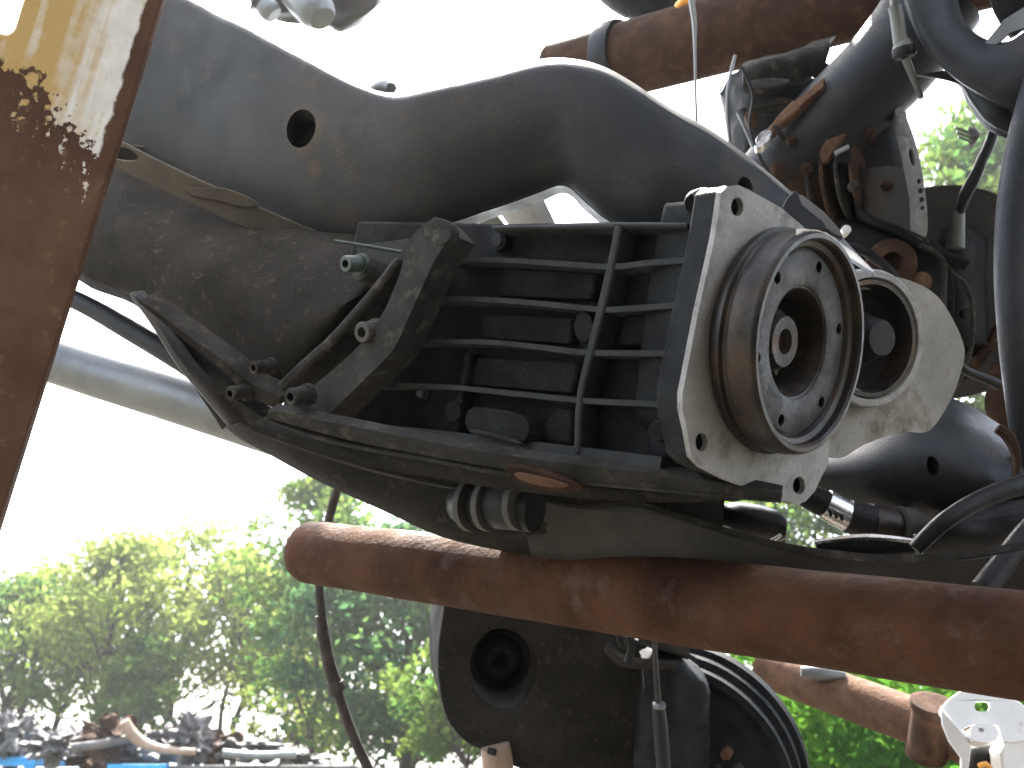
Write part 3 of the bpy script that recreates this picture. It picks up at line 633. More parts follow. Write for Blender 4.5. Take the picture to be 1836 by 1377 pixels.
tube('stud', [(888, 1338, .97, 26), (892, 1366, .97, 28), (894, 1420, .97, 28)], M['tan'], kn, sub=2)
tube('stud', [(876, 1346, .955, 6), (888, 1349, .952, 6)], M['black'], kn, sub=2)
ro = thing('brake_disc', 'dark round brake disc assembly under the right part of the rusty pipe', 'brake disc', P(1240, 1390, 1.05))
nR = V(-.42, -.05, .90); rc = P(1205, 1400, 1.04)
lathe('disc', rc, nR, [(.11, -.03), (.132, -.03), (.134, -.027), (.134, -.018), (.127, -.015), (.126, -.008), (.130, -.005), (.130, .003), (.123, .006), (.116, .002), (.110, .003), (.100, .008), (.078, .010), (.060, .022), (.0, .022)], M['cast'], ro, 72, ang=30)
lathe('disc_rim', rc, nR, [(.132, -.052), (.138, -.05), (.139, -.035), (.135, -.032), (.11, -.032)], M['cast'], ro, 72)
lathe('hub_cap', rc, nR, [(.055, .020), (.054, .040), (.045, .048), (.0, .048)], M['cast'], ro, 40, ang=30)
rx, ry, rn = basis(nR)
for k in range(14):
    a = random.uniform(-.4, 1.3); r = random.uniform(.055, .088); c = rc + (rx*math.cos(a)+ry*math.sin(a))*r + rn*.018
    lathe('corroded_bolt', c, rn, [(.006, -.01), (.006, .0), (.005, .004), (0, .004)], random.choice([M['rust_or'], M['brk'], M['cast_edge']]), ro, 8)
ck = thing('brake_caliper', 'shaded brown caliper lump between the bore casting and the brake disc', 'caliper', P(1200, 1260, .95))
beam('caliper_body', [(1150, 1170, 1150, 1400, .96), (1190, 1160, 1190, 1400, .94), (1235, 1180, 1240, 1400, .95), (1262, 1210, 1268, 1400, .97)], M['cast'], ck, thick=.06, jit=.006)
plate('caliper_bracket', strip([(1088, 1150), (1108, 1172), (1140, 1182), (1215, 1188)], [5, 8, 7, 5]), Plane(P(1140, 1180, .93), V(0, .6, .8)), .02, M['brk'], ck, bevel=.001)
tube('bleed_line', [(1172, 1130, .92, 5), (1176, 1200, .91, 5), (1180, 1260, .91, 6)], M['frame2'], ck, sub=4, seg=10)
tube('bleed_line', [(1180, 1262, .91, 11), (1184, 1300, .91, 13), (1190, 1380, .91, 13), (1194, 1420, .91, 12)], M['frame'], ck, sub=3, seg=14)
lathe('line_collar', P(1182, 1262, .908), V(0, 1, .2), [(.0035, -.003), (.0062, -.003), (.0062, 0), (.0035, .001)], M['galv'], ck, 18)
tube('brake_pin', [(1128, 1120, .92, 7), (1132, 1160, .92, 7), (1126, 1188, .92, 8)], M['black'], ck, sub=2, seg=10)
tube('brake_pin', [(1105, 1120, .92, 8), (1116, 1160, .92, 6)], M['black'], ck, sub=2, seg=10)
beam('caliper_arm', [(1140, 1110, 1145, 1150, .93), (1190, 1120, 1190, 1168, .925), (1240, 1135, 1235, 1180, .93)], M['cast_edge'], ck, thick=.04)

# ------------------------------------------------------------------ second pipe, white bracket
p2a = P(1370, 1195, 1.35); p2b = P(1710, 1318, 1.15); d2 = (p2b-p2a).normalized()
sp = thing('second_rusty_pipe', 'short orange rusted pipe with a collar, low behind the thick pipe', 'pipe', (p2a+p2b)/2)
v, f = ring_tube([p2a+(p2b+d2*.5-p2a)*(k/20) for k in range(21)], [.0285]*21, 32); mk('pipe_wall', v, f, M['rust_or'], sp)
cc = P(1668, 1304, 1.14)
lathe('collar', cc, V(.05, 1, .2), [(.014, -.040), (.0235, -.038), (.0240, -.030), (.0230, -.028), (.0230, .022), (.0265, .024), (.0265, .032), (.02, .033), (0, .03)], M['rust_dark'], sp, 32, ang=30)
wb = thing('white_bracket', 'white painted pressed metal bracket with square hole at lower right corner', 'bracket', P(1765, 1310, 1.05))
wpl = Plane(P(1765, 1290, 1.05), V(-.05, .55, .83))
plate('bracket_top', [(1722, 1238), (1760, 1243), (1825, 1256), (1870, 1300), (1850, 1325), (1800, 1330), (1790, 1300), (1740, 1300), (1720, 1310), (1695, 1290), (1686, 1272)], wpl, .006, M['white'], wb,
      holes=[sp2([(1750, 1258), (1773, 1258), (1773, 1274), (1750, 1274)], 2, True)], bevel=.002, sub=2)
plate('bracket_leg', [(1686, 1270), (1722, 1308), (1742, 1335), (1734, 1400), (1722, 1400), (1722, 1360), (1700, 1330), (1688, 1300)], Plane(P(1715, 1320, 1.04), V(-.4, .1, .9)), .02, M['white'], wb, bevel=.002)
plate('bracket_leg', [(1868, 1280), (1850, 1290), (1805, 1330), (1795, 1350), (1800, 1400), (1860, 1400), (1880, 1330)], Plane(P(1830, 1330, 1.04), V(.2, .2, .95)), .02, M['white'], wb, bevel=.002)
plate('bracket_nose', sp2([(1742, 1305), (1755, 1298), (1775, 1298), (1788, 1306), (1786, 1328), (1745, 1328)], 3, True), wpl.off(.010), .02, M['white'], wb, bevel=.004, bseg=3, holes=[circ(1760, 1309, 5, 4, 10)])
wi = beam('dark_insert', [(1730, 1330, 1722, 1400, 1.06), (1760, 1330, 1760, 1400, 1.05), (1800, 1332, 1808, 1400, 1.06)], M['black'], wb, thick=.04)
tube('yellow_clip', [(1755, 1374, 1.02, 5), (1768, 1370, 1.02, 5), (1776, 1380, 1.02, 5)], M['orange'], wb, sub=2, seg=8)
pb_ = tube('pale_bolt_end', [(1436, 1204, 1.262, 9), (1470, 1207, 1.257, 13), (1515, 1212, 1.252, 8)], M['galv'], None, sub=3, flat=(1, 1)); recentre(pb_)
lone(pb_, 'shiny pale rod end resting on the second rusted pipe', 'rod end')

# ------------------------------------------------------------------ upper right: pipe, struts and hubs
tp = thing('upper_rusty_pipe', 'large rusty pipe with a dark collar crossing the top right', 'pipe', P(1350, 70, 1.25))
q1 = P(1000, 140, 1.42); q2 = P(1640, -34, 1.12); dq = (q2-q1).normalized()
v, f = ring_tube([q1+(q2+dq*1.0-q1)*(k/30) for k in range(31)], [.0505]*31, 40); mk('pipe_wall', v, f, M['rust_dark'], tp)
c_ = q1 + dq*((P(1105, 100, 1.36)-q1).dot(dq))
lathe('collar', c_, dq, [(.050, -.016), (.0555, -.014), (.057, -.008), (.057, .010), (.0555, .014), (.050, .015)], M['frame'], tp, 48)
sh = tube('dark_shaft', [(1085, -60, 1.5, 50), (1140, -15, 1.45, 48), (1220, 10, 1.4, 34)], M['cast'], None, sub=4); recentre(sh)
lone(sh, 'dark shaft end just above the upper rusty pipe', 'shaft')
oc = tube('orange_clip', [(1214, 10, 1.19, 5), (1222, 4, 1.18, 6), (1232, 2, 1.18, 5)], M['orange'], None, sub=3, seg=10); recentre(oc)
lone(oc, 'small orange clip on the top of the upper rusty pipe', 'clip')
cb = tube('thin_cable', [(1238, -60, 1.05, 6), (1240, 0, 1.05, 6), (1245, 40, 1.05, 5), (1246, 90, 1.05, 3), (1247, 150, 1.05, 2.5), (1249, 220, 1.06, 2.5), (1252, 280, 1.07, 2.5)], M['galv'], None, sub=4, seg=8); recentre(cb)
lone(cb, 'thin pale cable hanging straight in front of the upper rusty pipe', 'cable')
cb2 = tube('thin_cable', [(1318, 100, 1.12, 3), (1306, 150, 1.10, 3), (1304, 200, 1.10, 3.5), (1308, 250, 1.10, 3.5), (1312, 300, 1.10, 3)], M['galv'], None, sub=4, seg=8); recentre(cb2)
lone(cb2, 'short pale wire right of the bright gap above the subframe', 'cable')

ul = thing('upper_knuckle', 'worn cast steering knuckle with rusted splines under the upper rusty pipe', 'knuckle', P(1430, 200, 1.1))
beam('knuckle_body', [(1300, 170, 1310, 330, 1.15), (1330, 130, 1330, 330, 1.10), (1400, 140, 1390, 330, 1.08), (1480, 160, 1450, 400, 1.08), (1540, 180, 1520, 440, 1.08), (1580, 200, 1570, 460, 1.1)], M['cast'], ul, thick=.08, jit=.006)
beam('knuckle_ear', [(1336, 112, 1340, 165, 1.02), (1370, 105, 1372, 160, 1.01), (1410, 95, 1412, 150, 1.01), (1460, 78, 1440, 140, 1.02), (1495, 68, 1470, 118, 1.03)], M['brk'], ul, thick=.05, jit=.006)
beam('knuckle_ear', [(1345, 150, 1352, 185, 1.0), (1385, 145, 1395, 170, .99), (1420, 140, 1420, 155, .99)], M['brk'], ul, thick=.03, jit=.005)
tube('strut_tube', [(1680, 0, .98, 84), (1600, 110, .99, 80), (1500, 210, 1.0, 76), (1410, 300, 1.01, 72), (1370, 340, 1.02, 66)], M['frame'], ul, sub=4, seg=32)
for k in range(7):
    t = k/6; x = 1408+t*62; y = 205-t*52
    plate('spline_tooth', [(x-9, y+10), (x-2, y-9), (x+8, y-14+3*math.sin(k*2)), (x+7, y+1), (x-1, y+9)], Plane(P(x, y, .965), V(-.4, .5, .75)), .012, M['rust_or'], ul, bevel=.001)
plate('spindle_tip', sp2([(1352, 262), (1358, 242), (1372, 232), (1384, 235), (1380, 248), (1364, 262)], 3, True), Plane(P(1366, 248, .955), V(-.3, .75, .6)), .008, M['chrome'], ul, bevel=.002)
plate('spindle_shank', strip([(1378, 238), (1400, 212), (1430, 185)], [10, 16, 22]), Plane(P(1400, 212, .965), V(-.4, .4, .8)), .01, M['rust_or'], ul, bevel=.003)
plate('bright_chip', [(1568, 55), (1588, 42), (1592, 62), (1590, 68), (1570, 64)], Plane(P(1580, 55, 1.0), V(0, .4, .9)), .01, M['alu'], ul, bevel=.001)

ca2 = thing('rusty_spring_hub', 'rusted ringed hub with brown coils between the strut tube and pale knuckle plate', 'hub', P(1480, 330, 1.0))
hcn = P(1462, 345, 1.0); nh = V(.80, .12, .55)
lathe('hub_body', hcn, nh, [(.02, -.08), (.040, -.08), (.044, -.05), (.042, -.01), (.034, .0), (.02, .012), (0, .012)], M['rust_dark'], ca2, 40)
for k in range(4):
    lathe('ring', hcn + nh*(.004+k*.014), nh, [(.030, -.003), (.041-.002*k, -.002), (.042-.002*k, 0), (.041-.002*k, .002), (.030, .003)], M['rust_dark'] if k % 2 else M['brk'], ca2, 40)
beam('hub_lug', [(1410, 300, 1420, 400, .98), (1440, 285, 1450, 400, .97), (1480, 290, 1490, 400, .98)], M['rust_dark'], ca2, thick=.05, jit=.007)
plate('lug_plate', [(1480, 250), (1515, 228), (1520, 240), (1505, 262), (1490, 285), (1480, 290), (1470, 270)], Plane(P(1495, 255, .96), V(-.1, .3, .9)), .01, M['rust_or'], ca2, bevel=.003)
plate('clip_plate', [(1496, 272), (1522, 260), (1526, 268), (1524, 292), (1500, 290)], Plane(P(1510, 275, .95), V(-.2, .1, .9)), .008, M['black'], ca2, bevel=.001)
plate('clip_edge', [(1496, 270), (1522, 258), (1524, 264), (1500, 276)], Plane(P(1510, 268, .945), V(0, .6, .8)), .003, M['alu'], ca2, bevel=.0005)

kp = thing('steering_knuckle', 'dark upright knuckle arm with a pale edge plate with three small holes', 'knuckle', P(1590, 300, .98))
beam('arm_web', [(1515, 215, 1540, 430, 1.0), (1545, 195, 1560, 440, .99), (1590, 175, 1600, 460, .985), (1625, 200, 1650, 480, .99)], M['frame'], kp, thick=.06)
plate('inner_panel', [(1555, 300), (1600, 296), (1632, 300), (1645, 400), (1640, 420), (1600, 405), (1556, 385), (1548, 350)], Plane(P(1600, 360, .965), V(-.35, .2, .9)), .006, M['frame2'], kp, bevel=.002)
plate('inner_rib', strip([(1540, 296), (1541, 360), (1552, 388), (1600, 408), (1660, 440), (1740, 470)], [14, 16, 16, 14, 14, 10]), Plane(P(1560, 380, .955), V(-.3, .1, .95)), .03, M['cast'], kp, bevel=.002)
plate('inner_rib', strip([(1549, 300), (1550, 355), (1560, 380), (1605, 401), (1662, 428)], [3, 3, 3, 3, 3]), Plane(P(1560, 370, .952), V(-.3, .3, .9)), .004, M['brk'], kp, bevel=.0005)
plate('edge_plate', sp2([(1598, 168), (1612, 170), (1622, 200), (1640, 250), (1652, 300), (1662, 370), (1662, 420), (1645, 425), (1640, 350), (1628, 280), (1612, 220)], 3, True), Plane(P(1635, 300, .955), V(.1, .2, .95)), .012, M['alu'], kp,
      holes=[circ(1636, 282, 6, 16, 14, -.2), circ(1648, 325, 4, 5, 10), circ(1651, 342, 5, 5, 10), circ(1653, 358, 5, 5, 10), circ(1654, 373, 4, 4, 10)], bevel=.0015)
lathe('pivot_boss', P(1600, 470, .93), V(-.2, .1, .95), [(.020, -.04), (.0235, -.03), (.0235, -.002), (.021, .0), (.010, .001), (.009, -.01), (0, -.01)], M['rust_dark'], kp, 32)
lathe('pivot_boss', P(1652, 505, .93), V(-.2, .1, .95), [(.010, -.02), (.010, .0), (.007, .002), (0, .002)], M['rust_or'], kp, 20)
beam('lower_web', [(1500, 390, 1530, 500, .96), (1560, 400, 1570, 600, .95), (1640, 420, 1650, 640, .95), (1700, 450, 1710, 640, .96)], M['cast'], kp, thick=.06)
lathe('small_white_cap', P(1518, 411, .90), V(0, .3, .9), [(.004, -.01), (.0045, 0), (0, .001)], M['white'], kp, 14)
tube('bracket_frame', [(1650, 440, .93, 5), (1690, 465, .93, 5), (1692, 520, .93, 5), (1690, 570, .93, 5)], M['brk'], kp, sub=4, seg=8)

ds = thing('dust_shield', 'large dark round brake shield with a hose boot at far right', 'brake shield', P(1700, 520, 1.08))
nd = V(-.30, -.05, .95); dc = P(1690, 525, 1.08)
lathe('shield_disc', dc, nd, [(.0, -.03), (.095, -.03), (.112, -.020), (.1165, -.004), (.118, .0), (.115, .001), (.110, -.012), (.085, -.018), (.080, -.010), (.05, -.008), (.045, .004), (0, .004)], M['cast'], ds, 72, ang=30)
lathe('shield_rim', dc, nd, [(.1150, -.001), (.1185, -.003), (.1200, .0), (.1185, .003), (.1150, .002)], M['frame2'], ds, 72)
beam('backing_block', [(1690, 420, 1680, 600, 1.02), (1730, 410, 1720, 620, 1.01), (1775, 430, 1770, 620, 1.03)], M['cast'], ds, thick=.04, jit=.004)
tube('boot', [(1716, 378, 1.0, 13), (1715, 395, 1.0, 14), (1714, 420, 1.0, 15), (1712, 445, 1.0, 17)], M['sensor'], ds, sub=3, seg=18)
tube('lower_flange_rim', [(1640, 700, 1.06, 8), (1700, 690, 1.05, 10), (1760, 640, 1.05, 10), (1800, 570, 1.05, 9)], M['rust_dark'], ds, sub=5, seg=12)
bh3 = tube('black_hose', [(1790, 205, .98, 9), (1776, 250, .98, 9), (1752, 310, .98, 10), (1730, 350, .99, 10), (1716, 392, 1.0, 9)], M['black'], None, sub=5, seg=14, wob=.0015); recentre(bh3)
lone(bh3, 'short black brake hose running down into the round shield boot', 'hose')

sb = thing('speed_sensor', 'grey plastic sensor boot hanging at the top right from a thin wire', 'sensor', P(1615, 60, .85))
tube('boot_body', [(1604, 12, .85, 12), (1608, 30, .85, 12), (1614, 70, .85, 13), (1617, 78, .85, 16), (1620, 90, .85, 20), (1622, 96, .85, 20)], M['sensor'], sb, sub=3, seg=24)
tube('boot_collar', [(1620, 86, .85, 20.5), (1622, 97, .85, 21), (1623, 103, .85, 17)], M['black'], sb, sub=2, seg=24)
tube('lead_wire', [(1598, -60, .86, 7), (1601, -10, .86, 7), (1604, 14, .85, 7)], M['frame2'], sb, sub=3, seg=12)
tube('lead_wire', [(1622, 100, .85, 8), (1630, 120, .86, 7), (1640, 145, .87, 6), (1652, 175, .88, 5)], M['galv'], sb, sub=3, seg=12)

ua = thing('upper_control_arm', 'smooth dark curved control arm sweeping across the top right corner', 'suspension arm', P(1720, 100, .82))
beam('arm_body', [(1612, -90, 1700, -90, .86), (1618, -20, 1708, -20, .85), (1630, 30, 1722, 35, .84), (1655, 80, 1755, 68, .83), (1700, 130, 1800, 78, .82), (1750, 165, 1840, 60, .81), (1820, 200, 1900, 60, .80), (1960, 250, 2000, 60, .80)][::1], M['frame'], ua, thick=.05, prof=((0, .02), (.06, .006), (.3, 0), (.7, .002), (.94, .012), (1, .028)))
beam('arm_elbow', [(1700, 125, 1640, 135, .87), (1755, 160, 1715, 150, .86), (1800, 130, 1740, 185, .85), (1840, 130, 1775, 225, .84), (1900, 130, 1840, 255, .84), (2000, 130, 1950, 320, .84)], M['frame'], ua, thick=.05)
plate('arm_web', [(1765, 78), (1800, 35), (1836, 12), (1880, 0), (1880, 70), (1836, 50), (1812, 58), (1790, 78), (1778, 80)], Plane(P(1800, 50, .84), V(-.1, .3, .95)), .004, M['galv'], ua, bevel=.0005)
tube('arm_socket', [(1810, -60, .9, 40), (1830, -10, .9, 50), (1860, 20, .9, 60)], M['cast'], ua, sub=3)
hr = tube('dark_upright', [(1870, 150, .80, 28), (1845, 260, .79, 30), (1826, 360, .78, 28), (1820, 480, .77, 28), (1826, 620, .76, 26), (1838, 760, .76, 22), (1850, 900, .76, 18)], M['frame'], None, sub=5, seg=32, flat=(1, 1.3)); recentre(hr)
lone(hr, 'dark painted upright bar along the right edge beside the round shield', 'upright bar')
tc_ = thing('plug_connector', 'small dark connector with bare prongs against the sky at upper right', 'connector', P(1745, 240, 1.1))
for k in range(3): tube('prong', [(1712+k*3, 228+k*9, 1.1, 2.2), (1738+k*2, 238+k*8, 1.1, 2.6)], M['galv'], tc_, sub=2, seg=8)
beam('connector_body', [(1736, 228, 1738, 262, 1.1), (1748, 228, 1744, 262, 1.1), (1758, 238, 1750, 256, 1.1)], M['junk'], tc_, thick=.02, sub=2)
rb = beam('rusty_bracket', [(1760, 655, 1770, 760, 1.0), (1790, 640, 1800, 780, .99), (1850, 630, 1850, 800, .99)], M['rust_dark'], None, thick=.05, jit=.006); recentre(rb)
lone(rb, 'rusty brown bracket at the right edge above the pressed arm', 'bracket')

w1 = tube('loose_wire', [(1330, 120, .95, 3), (1350, 170, .95, 3), (1345, 230, .95, 3), (1372, 300, .95, 3), (1420, 350, .95, 3)], M['black'], None, sub=5, seg=8); recentre(w1)
lone(w1, 'thin black wire looping left of the splined spindle', 'wire')
for (x, y, d, r) in ((1565, 215, .97, .005), (1532, 330, .93, .0045), (1690, 610, .98, .006), (1735, 560, .98, .005)):
    bolt(kp if x < 1600 else ds, x, y, d, r, M['brk'], V(-.2, .1, .95), .010, False)
plate('cast_ridge', strip([(1350, 190), (1400, 180), (1450, 190), (1500, 175)], [8, 12, 10, 8]), Plane(P(1420, 185, 1.0), V(-.1, .3, .9)), .02, M['brk'], ul, bevel=.003)
plate('link_plate', sp2([(1640, 440), (1668, 430), (1700, 470), (1712, 540), (1700, 620), (1676, 640), (1660, 600), (1668, 520)], 3, True), Plane(P(1680, 530, .96), V(-.3, .1, .9)), .014, M['cast'], kp, holes=[circ(1684, 500, 8, 11, 12), circ(1688, 590, 6, 9, 12)], bevel=.002)
for nm_, lb_, pts_, mm_ in (
    ('brake_pipe', 'thin steel brake line curving down in front of the round shield', [(1660, 430, .94, 4), (1700, 480, .94, 4), (1735, 520, .95, 4), (1745, 600, .96, 4), (1720, 680, .97, 4), (1690, 720, .98, 4)], 'brk'),
    ('wiring_loom', 'black taped wiring loom crossing behind the aluminium mount top', [(1500, 440, .93, 8), (1560, 455, .92, 9), (1620, 520, .92, 9), (1700, 640, .93, 9), (1790, 690, .95, 9)], 'black'),
    ('support_strut', 'dark strut running under the upper rusty pipe to the pale knuckle plate', [(1460, 120, 1.06, 16), (1530, 170, 1.05, 18), (1600, 260, 1.04, 18), (1640, 330, 1.03, 16)], 'cast'),
    ('coolant_hose', 'short dark hose dipping between the spindle and the hub rings', [(1330, 200, 1.02, 10), (1370, 280, 1.0, 11), (1420, 330, .99, 11), (1450, 400, .99, 10)], 'black')):
    o = tube(nm_, pts_, M[mm_], None, sub=6, seg=14, wob=.0015); recentre(o); lone(o, lb_, nm_.replace('_', ' '))
for (x, y, k) in ((1420, 250, .9), (1395, 300, 1.1), (1445, 300, 1.0), (1560, 235, .8), (1590, 330, .8), (1345, 205, .9)):
    v, f = lathe_vf(P(x, y, .965), V(-.3, .2, .9), [(.0075*k, -.02), (.0075*k, -.003), (.0062*k, 0), (.0035*k, .0002), (.0032*k, .003), (0, .003)], 6); mk('nut', v, f, M['rust_dark'], ul, smooth=False, bevel=.0005)
tube('bleeder', [(1405, 250, .96, 4), (1396, 235, .95, 5), (1388, 226, .95, 4)], M['brk'], ul, sub=2, seg=8)
# hanging bracket top left
hb = thing('hanging_bracket', 'small metal bracket with rounded cups hanging at the top, left of centre', 'bracket', P(545, 10, 2.2))
tube('cup', [(470, 8, 2.2, 16), (482, 18, 2.2, 20), (492, 28, 2.2, 16)], M['galv'], hb, sub=3)
tube('cup', [(520, -14, 2.2, 22), (545, 2, 2.18, 32), (568, 20, 2.16, 34), (578, 34, 2.15, 24)], M['galv'], hb, sub=4)
beam('web', [(440, -40, 450, 5, 2.25), (500, -45, 500, 28, 2.24), (560, -40, 570, 30, 2.24), (620, -45, 610, 50, 2.25), (690, -45, 680, 8, 2.25)], M['frame2'], hb, thick=.1, jit=.01)

# ------------------------------------------------------------------ blue racks with scrap parts in the distance
def rack(x0, x1, py, d, label, mm='blue'):
    r = thing('blue_rack', label, 'rack', P((x0+x1)/2, 1400, d), 'blue storage racks in the distance')
    a = P(x0, py, d); b_ = P(x1, py, d); a.z = b_.z = (a.z+b_.z)/2; L = (b_-a).length; h = .075
    def bx(name, c, s, m=None):
        m = m or M[mm]
        v = [c+Vector((i*s[0]/2, j*s[1]/2, k*s[2]/2)) for i in (-1, 1) for j in (-1, 1) for k in (-1, 1)]
        f = [(0, 1, 3, 2), (4, 6, 7, 5), (0, 4, 5, 1), (2, 3, 7, 6), (0, 2, 6, 4), (1, 5, 7, 3)]
        return mk(name, v, f, m, r, smooth=False, bevel=.006)
    for yy_ in (0, 1.1):
        bx('rail', (a+b_)/2+Vector((0, yy_, -h/2)), (L, .05, h))
        for x in (a.x+.04, b_.x-.04): bx('leg', Vector((x, a.y+yy_, (a.z-h)/2)), (.06, .048, a.z-h))
    for k in range(7):
        bx('shelf_bar', Vector((a.x+L*(k+.5)/7, a.y+.55, a.z-.03)), (.04, 1.04, .04))
    return r
rack(-60, 68, 1357, 8.5, 'bright blue rack rail at the far lower left, behind the post side')
rack(195, 300, 1370, 8.0, 'short bright blue rack rail under the left part of the scrap heap')
rack(306, 640, 1372, 8.0, 'dull dark rack rail under the right part of the scrap heap', 'junk')
def scrap(name, label, cat, fn): o = fn(); recentre(o); lone(o, label, cat); return o
scrap('curved_pipe', 'tan curved exhaust pipe on top of the far scrap heap', 'pipe', lambda: tube('curved_pipe', [(224, 1292, 8, 8), (236, 1315, 8, 10), (262, 1335, 8, 9), (300, 1345, 8, 7), (350, 1348, 8, 6)], M['tan'], None, sub=5, seg=14))
scrap('bumper_bar', 'long dark bar sloping across the far scrap heap', 'bar', lambda: tube('bumper_bar', [(130, 1340, 8, 7), (180, 1334, 8, 8), (240, 1322, 8.1, 8)], M['junk'], None, sub=4, seg=12))
scrap('flat_bar', 'grey flat bar lying at the right end of the far scrap heap', 'bar', lambda: tube('flat_bar', [(400, 1350, 8, 7), (460, 1355, 8, 7), (530, 1352, 8, 7)], M['galv'], None, sub=3, seg=12))
names = [('engine_part', 'engine part'), ('axle_stub', 'axle stub'), ('brake_drum', 'brake drum'), ('metal_bracket', 'bracket')]
lab = ['rounded dark lump left of the tan curved pipe', 'rusty block below the tan curved pipe', 'domed casting near the middle of the far heap', 'jagged dark piece at the heap centre', 'tall dark lump right of the heap middle', 'dark reddish lump above the short blue rail', 'brown piece just right of the short blue rail',
       'grey piece left of the flat bar', 'dark casting under the sloping dark bar', 'pale scrap piece behind the flat bar', 'low brown lump at the right end of the heap', 'knobbed dark part at the left end of the heap']
sc_pos = [(200, 1320, 34, 24), (250, 1355, 40, 20), (300, 1335, 30, 22), (345, 1325, 26, 30), (380, 1345, 30, 26), (22, 1325, 30, 34), (100, 1340, 30, 22), (420, 1345, 26, 16), (170, 1352, 40, 20), (480, 1345, 40, 14), (545, 1362, 28, 12), (140, 1325, 18, 14)]
for i, (x, y, rx_, ry_) in enumerate(sc_pos):
    d = 8.3 + (i % 3)*.2; rx_ *= 1.35; ry_ *= 1.25; bm = bmesh.new(); bmesh.ops.create_icosphere(bm, subdivisions=4, radius=1)
    c = P(x, y, d)
    for v in bm.verts:
        n0 = v.co.copy(); k = 1+.45*noise.noise(n0*1.7+Vector((i*7, 0, 0)))+.35*noise.noise(n0*4+Vector((i*3, 1, 0)))
        cell = noise.cell(n0*3.1+Vector((i, 0, 0)))
        k *= .85+.35*cell
        v.co = Vector((n0.x*k*rx_*d/F, n0.y*k*.25, n0.z*k*ry_*d/F))
    nm, ct = names[i % 4]; me = bpy.data.meshes.new(nm); bm.to_mesh(me); bm.free(); me.materials.append(M['junk'] if i % 4 else M['rust_dark'])
    o = bpy.data.objects.new(nm, me); COL.objects.link(o); o.location = c; lone(o, lab[i], ct, 'scrap parts heaped on the far racks')

# ------------------------------------------------------------------ trees
def tree(label, px, top_py, d, wpx, seed, lm, nl, leaf=.085, base_py=1300, trunk_r=.06, group='trees beyond the yard', fill=1.0, tall=None, blobs=34):
    rnd = random.Random(seed); tp_ = P(px, top_py, d); x, y = tp_.x, tp_.y; H = tp_.z; Wd = wpx*d/F
    root = Vector((x+rnd.uniform(-.2, .2), y, 0)); t = thing('tree', label, 'tree', root, group)
    if d > 19: base_py = min(base_py, 1225 + (seed*37) % 70); trunk_r *= 1.5
    zlow = max(P(px, base_py, d).z, .6)
    parts = []; tips = []
    lean = Vector((rnd.uniform(-.3, .3), rnd.uniform(-.2, .2), 0))
    def stem(a, b_, r0, r1, n=7, wob=.12):
        pts = []
        for k in range(n+1):
            t_ = k/n; p = a.lerp(b_, t_) + Vector((rnd.uniform(-1, 1), rnd.uniform(-1, 1), 0))*wob*math.sin(t_*math.pi); pts.append(p)
        parts.append(ring_tube(pts, [r0+(r1-r0)*k/n for k in range(n+1)], 7)); return pts
    main = stem(root, Vector((x, y, H*.86))+lean, trunk_r*1.5, trunk_r*.25, 10, .1)
    cl = []
    Wd *= 1.35; blobs = int(blobs*2.1)
    for k in range(blobs):
        f = rnd.random()**.8; z = zlow + (H-zlow)*f
        prof_ = math.sin(math.pi*min(1, (.18+.82*f)))**.6 if f > .15 else .75
        rad = Wd*.5*prof_*rnd.uniform(.25, 1.0); a = rnd.uniform(0, 6.28)
        c = Vector((x+lean.x*f+math.cos(a)*rad, y+math.sin(a)*rad*.8, z)); rr = Wd*rnd.uniform(.055, .13)
        cl.append((c, rr)); s = main[min(len(main)-1, max(2, int(len(main)*(z/H)*.8)))]
        if k % 2 == 0: stem(s, c, trunk_r*.35, .008, 5, .08)
    v, f_ = join(*parts); mk('trunk', v, f_, M['bark'], t, ang=80)
    LV = []; LF = []
    for k in range(int(nl*(.62 if lm == 'leaf_pale' or d > 19 else 1.25))):
        c, rr = rnd.choice(cl); dv = Vector((rnd.gauss(0, 1), rnd.gauss(0, 1), rnd.gauss(0, .75)))
        p = c + dv*rr*.62
        n = Vector((rnd.gauss(0, 1), rnd.gauss(0, 1), rnd.gauss(0, 1)+.6)).normalized(); u = n.orthogonal().normalized(); u.rotate(Quaternion(n, rnd.uniform(0, 6.28))); w2 = n.cross(u)
        s = leaf*rnd.uniform(.7, 1.6); o = len(LV)
        LV += [p-u*s*.5, p+w2*s*.28+n*s*.06, p+u*s*.5, p-w2*s*.28+n*s*.06]; LF += [(o, o+1, o+2), (o, o+2, o+3)]
    me = bpy.data.meshes.new('crown'); me.from_pydata([tuple(q-root) for q in LV], [], LF); me.materials.append(M[lm])
    o = bpy.data.objects.new('crown', me); COL.objects.link(o); o.parent = t
    return t
tree('thin pale green tree at the far left edge behind the blue rack', 40, 1050, 21, 260, 1, 'leaf', 9000, .13, 1330, .05)
tree('tall pale green tree left of centre with a pointed dark clump', 210, 975, 20, 260, 2, 'leaf_pale', 9500, .13, 1310, .06)
tree('broad yellow green tree in the middle of the left group', 350, 945, 22, 300, 3, 'leaf_pale', 9500, .13, 1280, .06)
tree('slender tree with bare trunk left of the hanging cable', 470, 1010, 21, 220, 4, 'leaf_pale', 5500, .13, 1220, .05)
tree('slim dark tree low behind the heap of scrap parts', 130, 1080, 24, 240, 5, 'leaf', 6500, .13, 1340, .06)
tree('dense green tree right of the hanging cable below the pipe', 720, 960, 15, 360, 6, 'leaf_dark', 14000, .11, 1340, .08, blobs=40)
tree('bright green tree crown peeping above the round pipe end', 610, 850, 17, 260, 7, 'leaf', 8500, .11, 1250, .06)
tree('low yellow green sapling beside the dark bore casting', 830, 1120, 11, 200, 8, 'leaf', 5000, .08, 1360, .03)
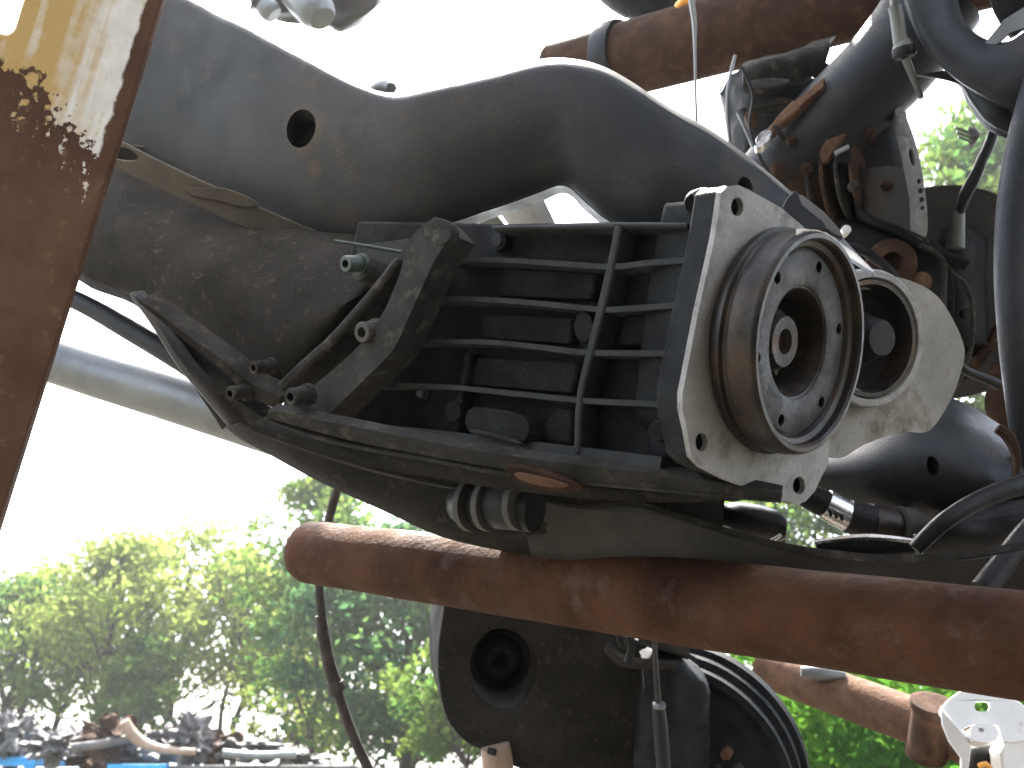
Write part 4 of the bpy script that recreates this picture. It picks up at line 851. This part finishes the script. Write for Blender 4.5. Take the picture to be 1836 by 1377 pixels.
tree('small bushy tree behind the cable foot', 560, 1200, 18, 220, 9, 'leaf_pale', 3500, .12, 1350, .04)
tree('tall leafy tree behind the round shield at right', 1770, 230, 13, 380, 10, 'leaf', 13000, .11, 900, .10, blobs=40)
tree('green tree seen through the gap under the flange plate', 1380, 860, 13, 420, 11, 'leaf', 12000, .10, 1300, .08, blobs=36)
tree('thin airy tree between the left edge tree and the pointed dark clump', 90, 1015, 23, 190, 21, 'leaf_pale', 5200, .13, 1350, .045, blobs=22)
tree('slim airy tree just right of the pointed dark clump', 275, 955, 23.5, 190, 22, 'leaf_pale', 5200, .13, 1345, .045, blobs=22)
tree('narrow tree between the broad yellow green tree and the bare trunk tree', 415, 990, 24, 180, 23, 'leaf_pale', 4800, .13, 1340, .045, blobs=22)
tree('short airy tree immediately left of the hanging cable', 525, 1085, 19.5, 150, 24, 'leaf_pale', 3600, .13, 1345, .045, blobs=22)
tree('low dark sapling behind the tan curved pipe on the heap', 250, 1150, 18.5, 150, 25, 'leaf', 3000, .13, 1350, .045, blobs=22)
# vine thicket lower right
LV = []; LF = []; rnd = random.Random(5)
for k in range(16000):
    px = rnd.uniform(1250, 1950); d = rnd.uniform(4.2, 5.6); py = 1120 + rnd.random()**.6*420 + 40*math.sin(px*.02)
    p = P(px, py, d); n = (V(rnd.gauss(0, .5), .5+rnd.gauss(0, .4), .6+rnd.gauss(0, .3))); u = n.orthogonal().normalized(); u.rotate(Quaternion(n, rnd.uniform(0, 6.28))); w2 = n.cross(u); s = rnd.uniform(.04, .085); o = len(LV)
    if p.z < .05: continue
    LV += [p-u*s*.5, p-u*s*.2+w2*s*.36, p+u*s*.2+w2*s*.25, p+u*s*.6-n*s*.12, p+u*s*.2-w2*s*.25, p-u*s*.2-w2*s*.36]; LF += [(o, o+1, o+2, o+3), (o, o+3, o+4, o+5)]
me = bpy.data.meshes.new('vine_thicket'); me.from_pydata([tuple(q) for q in LV], [], LF); me.materials.append(M['ivy'])
vt = bpy.data.objects.new('vine_thicket', me); COL.objects.link(vt); vt['kind'] = 'stuff'; vt['label'] = 'bright green leafy vines growing behind the second rusted pipe'

# ------------------------------------------------------------------ thin volume added to imitate glare over the trees
hz = bpy.data.materials.new('veil'); hz.use_nodes = True; hn = hz.node_tree.nodes; hn.remove(hn['Principled BSDF'])
pv = hn.new('ShaderNodeVolumePrincipled'); pv.inputs['Density'].default_value = .0011; pv.inputs['Color'].default_value = (.93, .96, 1, 1); pv.inputs['Anisotropy'].default_value = .5
hz.node_tree.links.new(pv.outputs[0], hn['Material Output'].inputs['Volume'])
def plainbox(x0, x1, y0, y1, z0, z1):
    v = [Vector((x, y, z)) for x in (x0, x1) for y in (y0, y1) for z in (z0, z1)]
    return v, [(0, 1, 3, 2), (4, 6, 7, 5), (0, 4, 5, 1), (2, 3, 7, 6), (0, 2, 6, 4), (1, 5, 7, 3)]
v, f = plainbox(-245, 245, -245, 245, -1.2, 11.5); h_ = mk('veil', v, f, hz, smooth=False); h_['kind'] = 'stuff'; h_['label'] = 'thin bright haze added to pale the trees like lens glare'
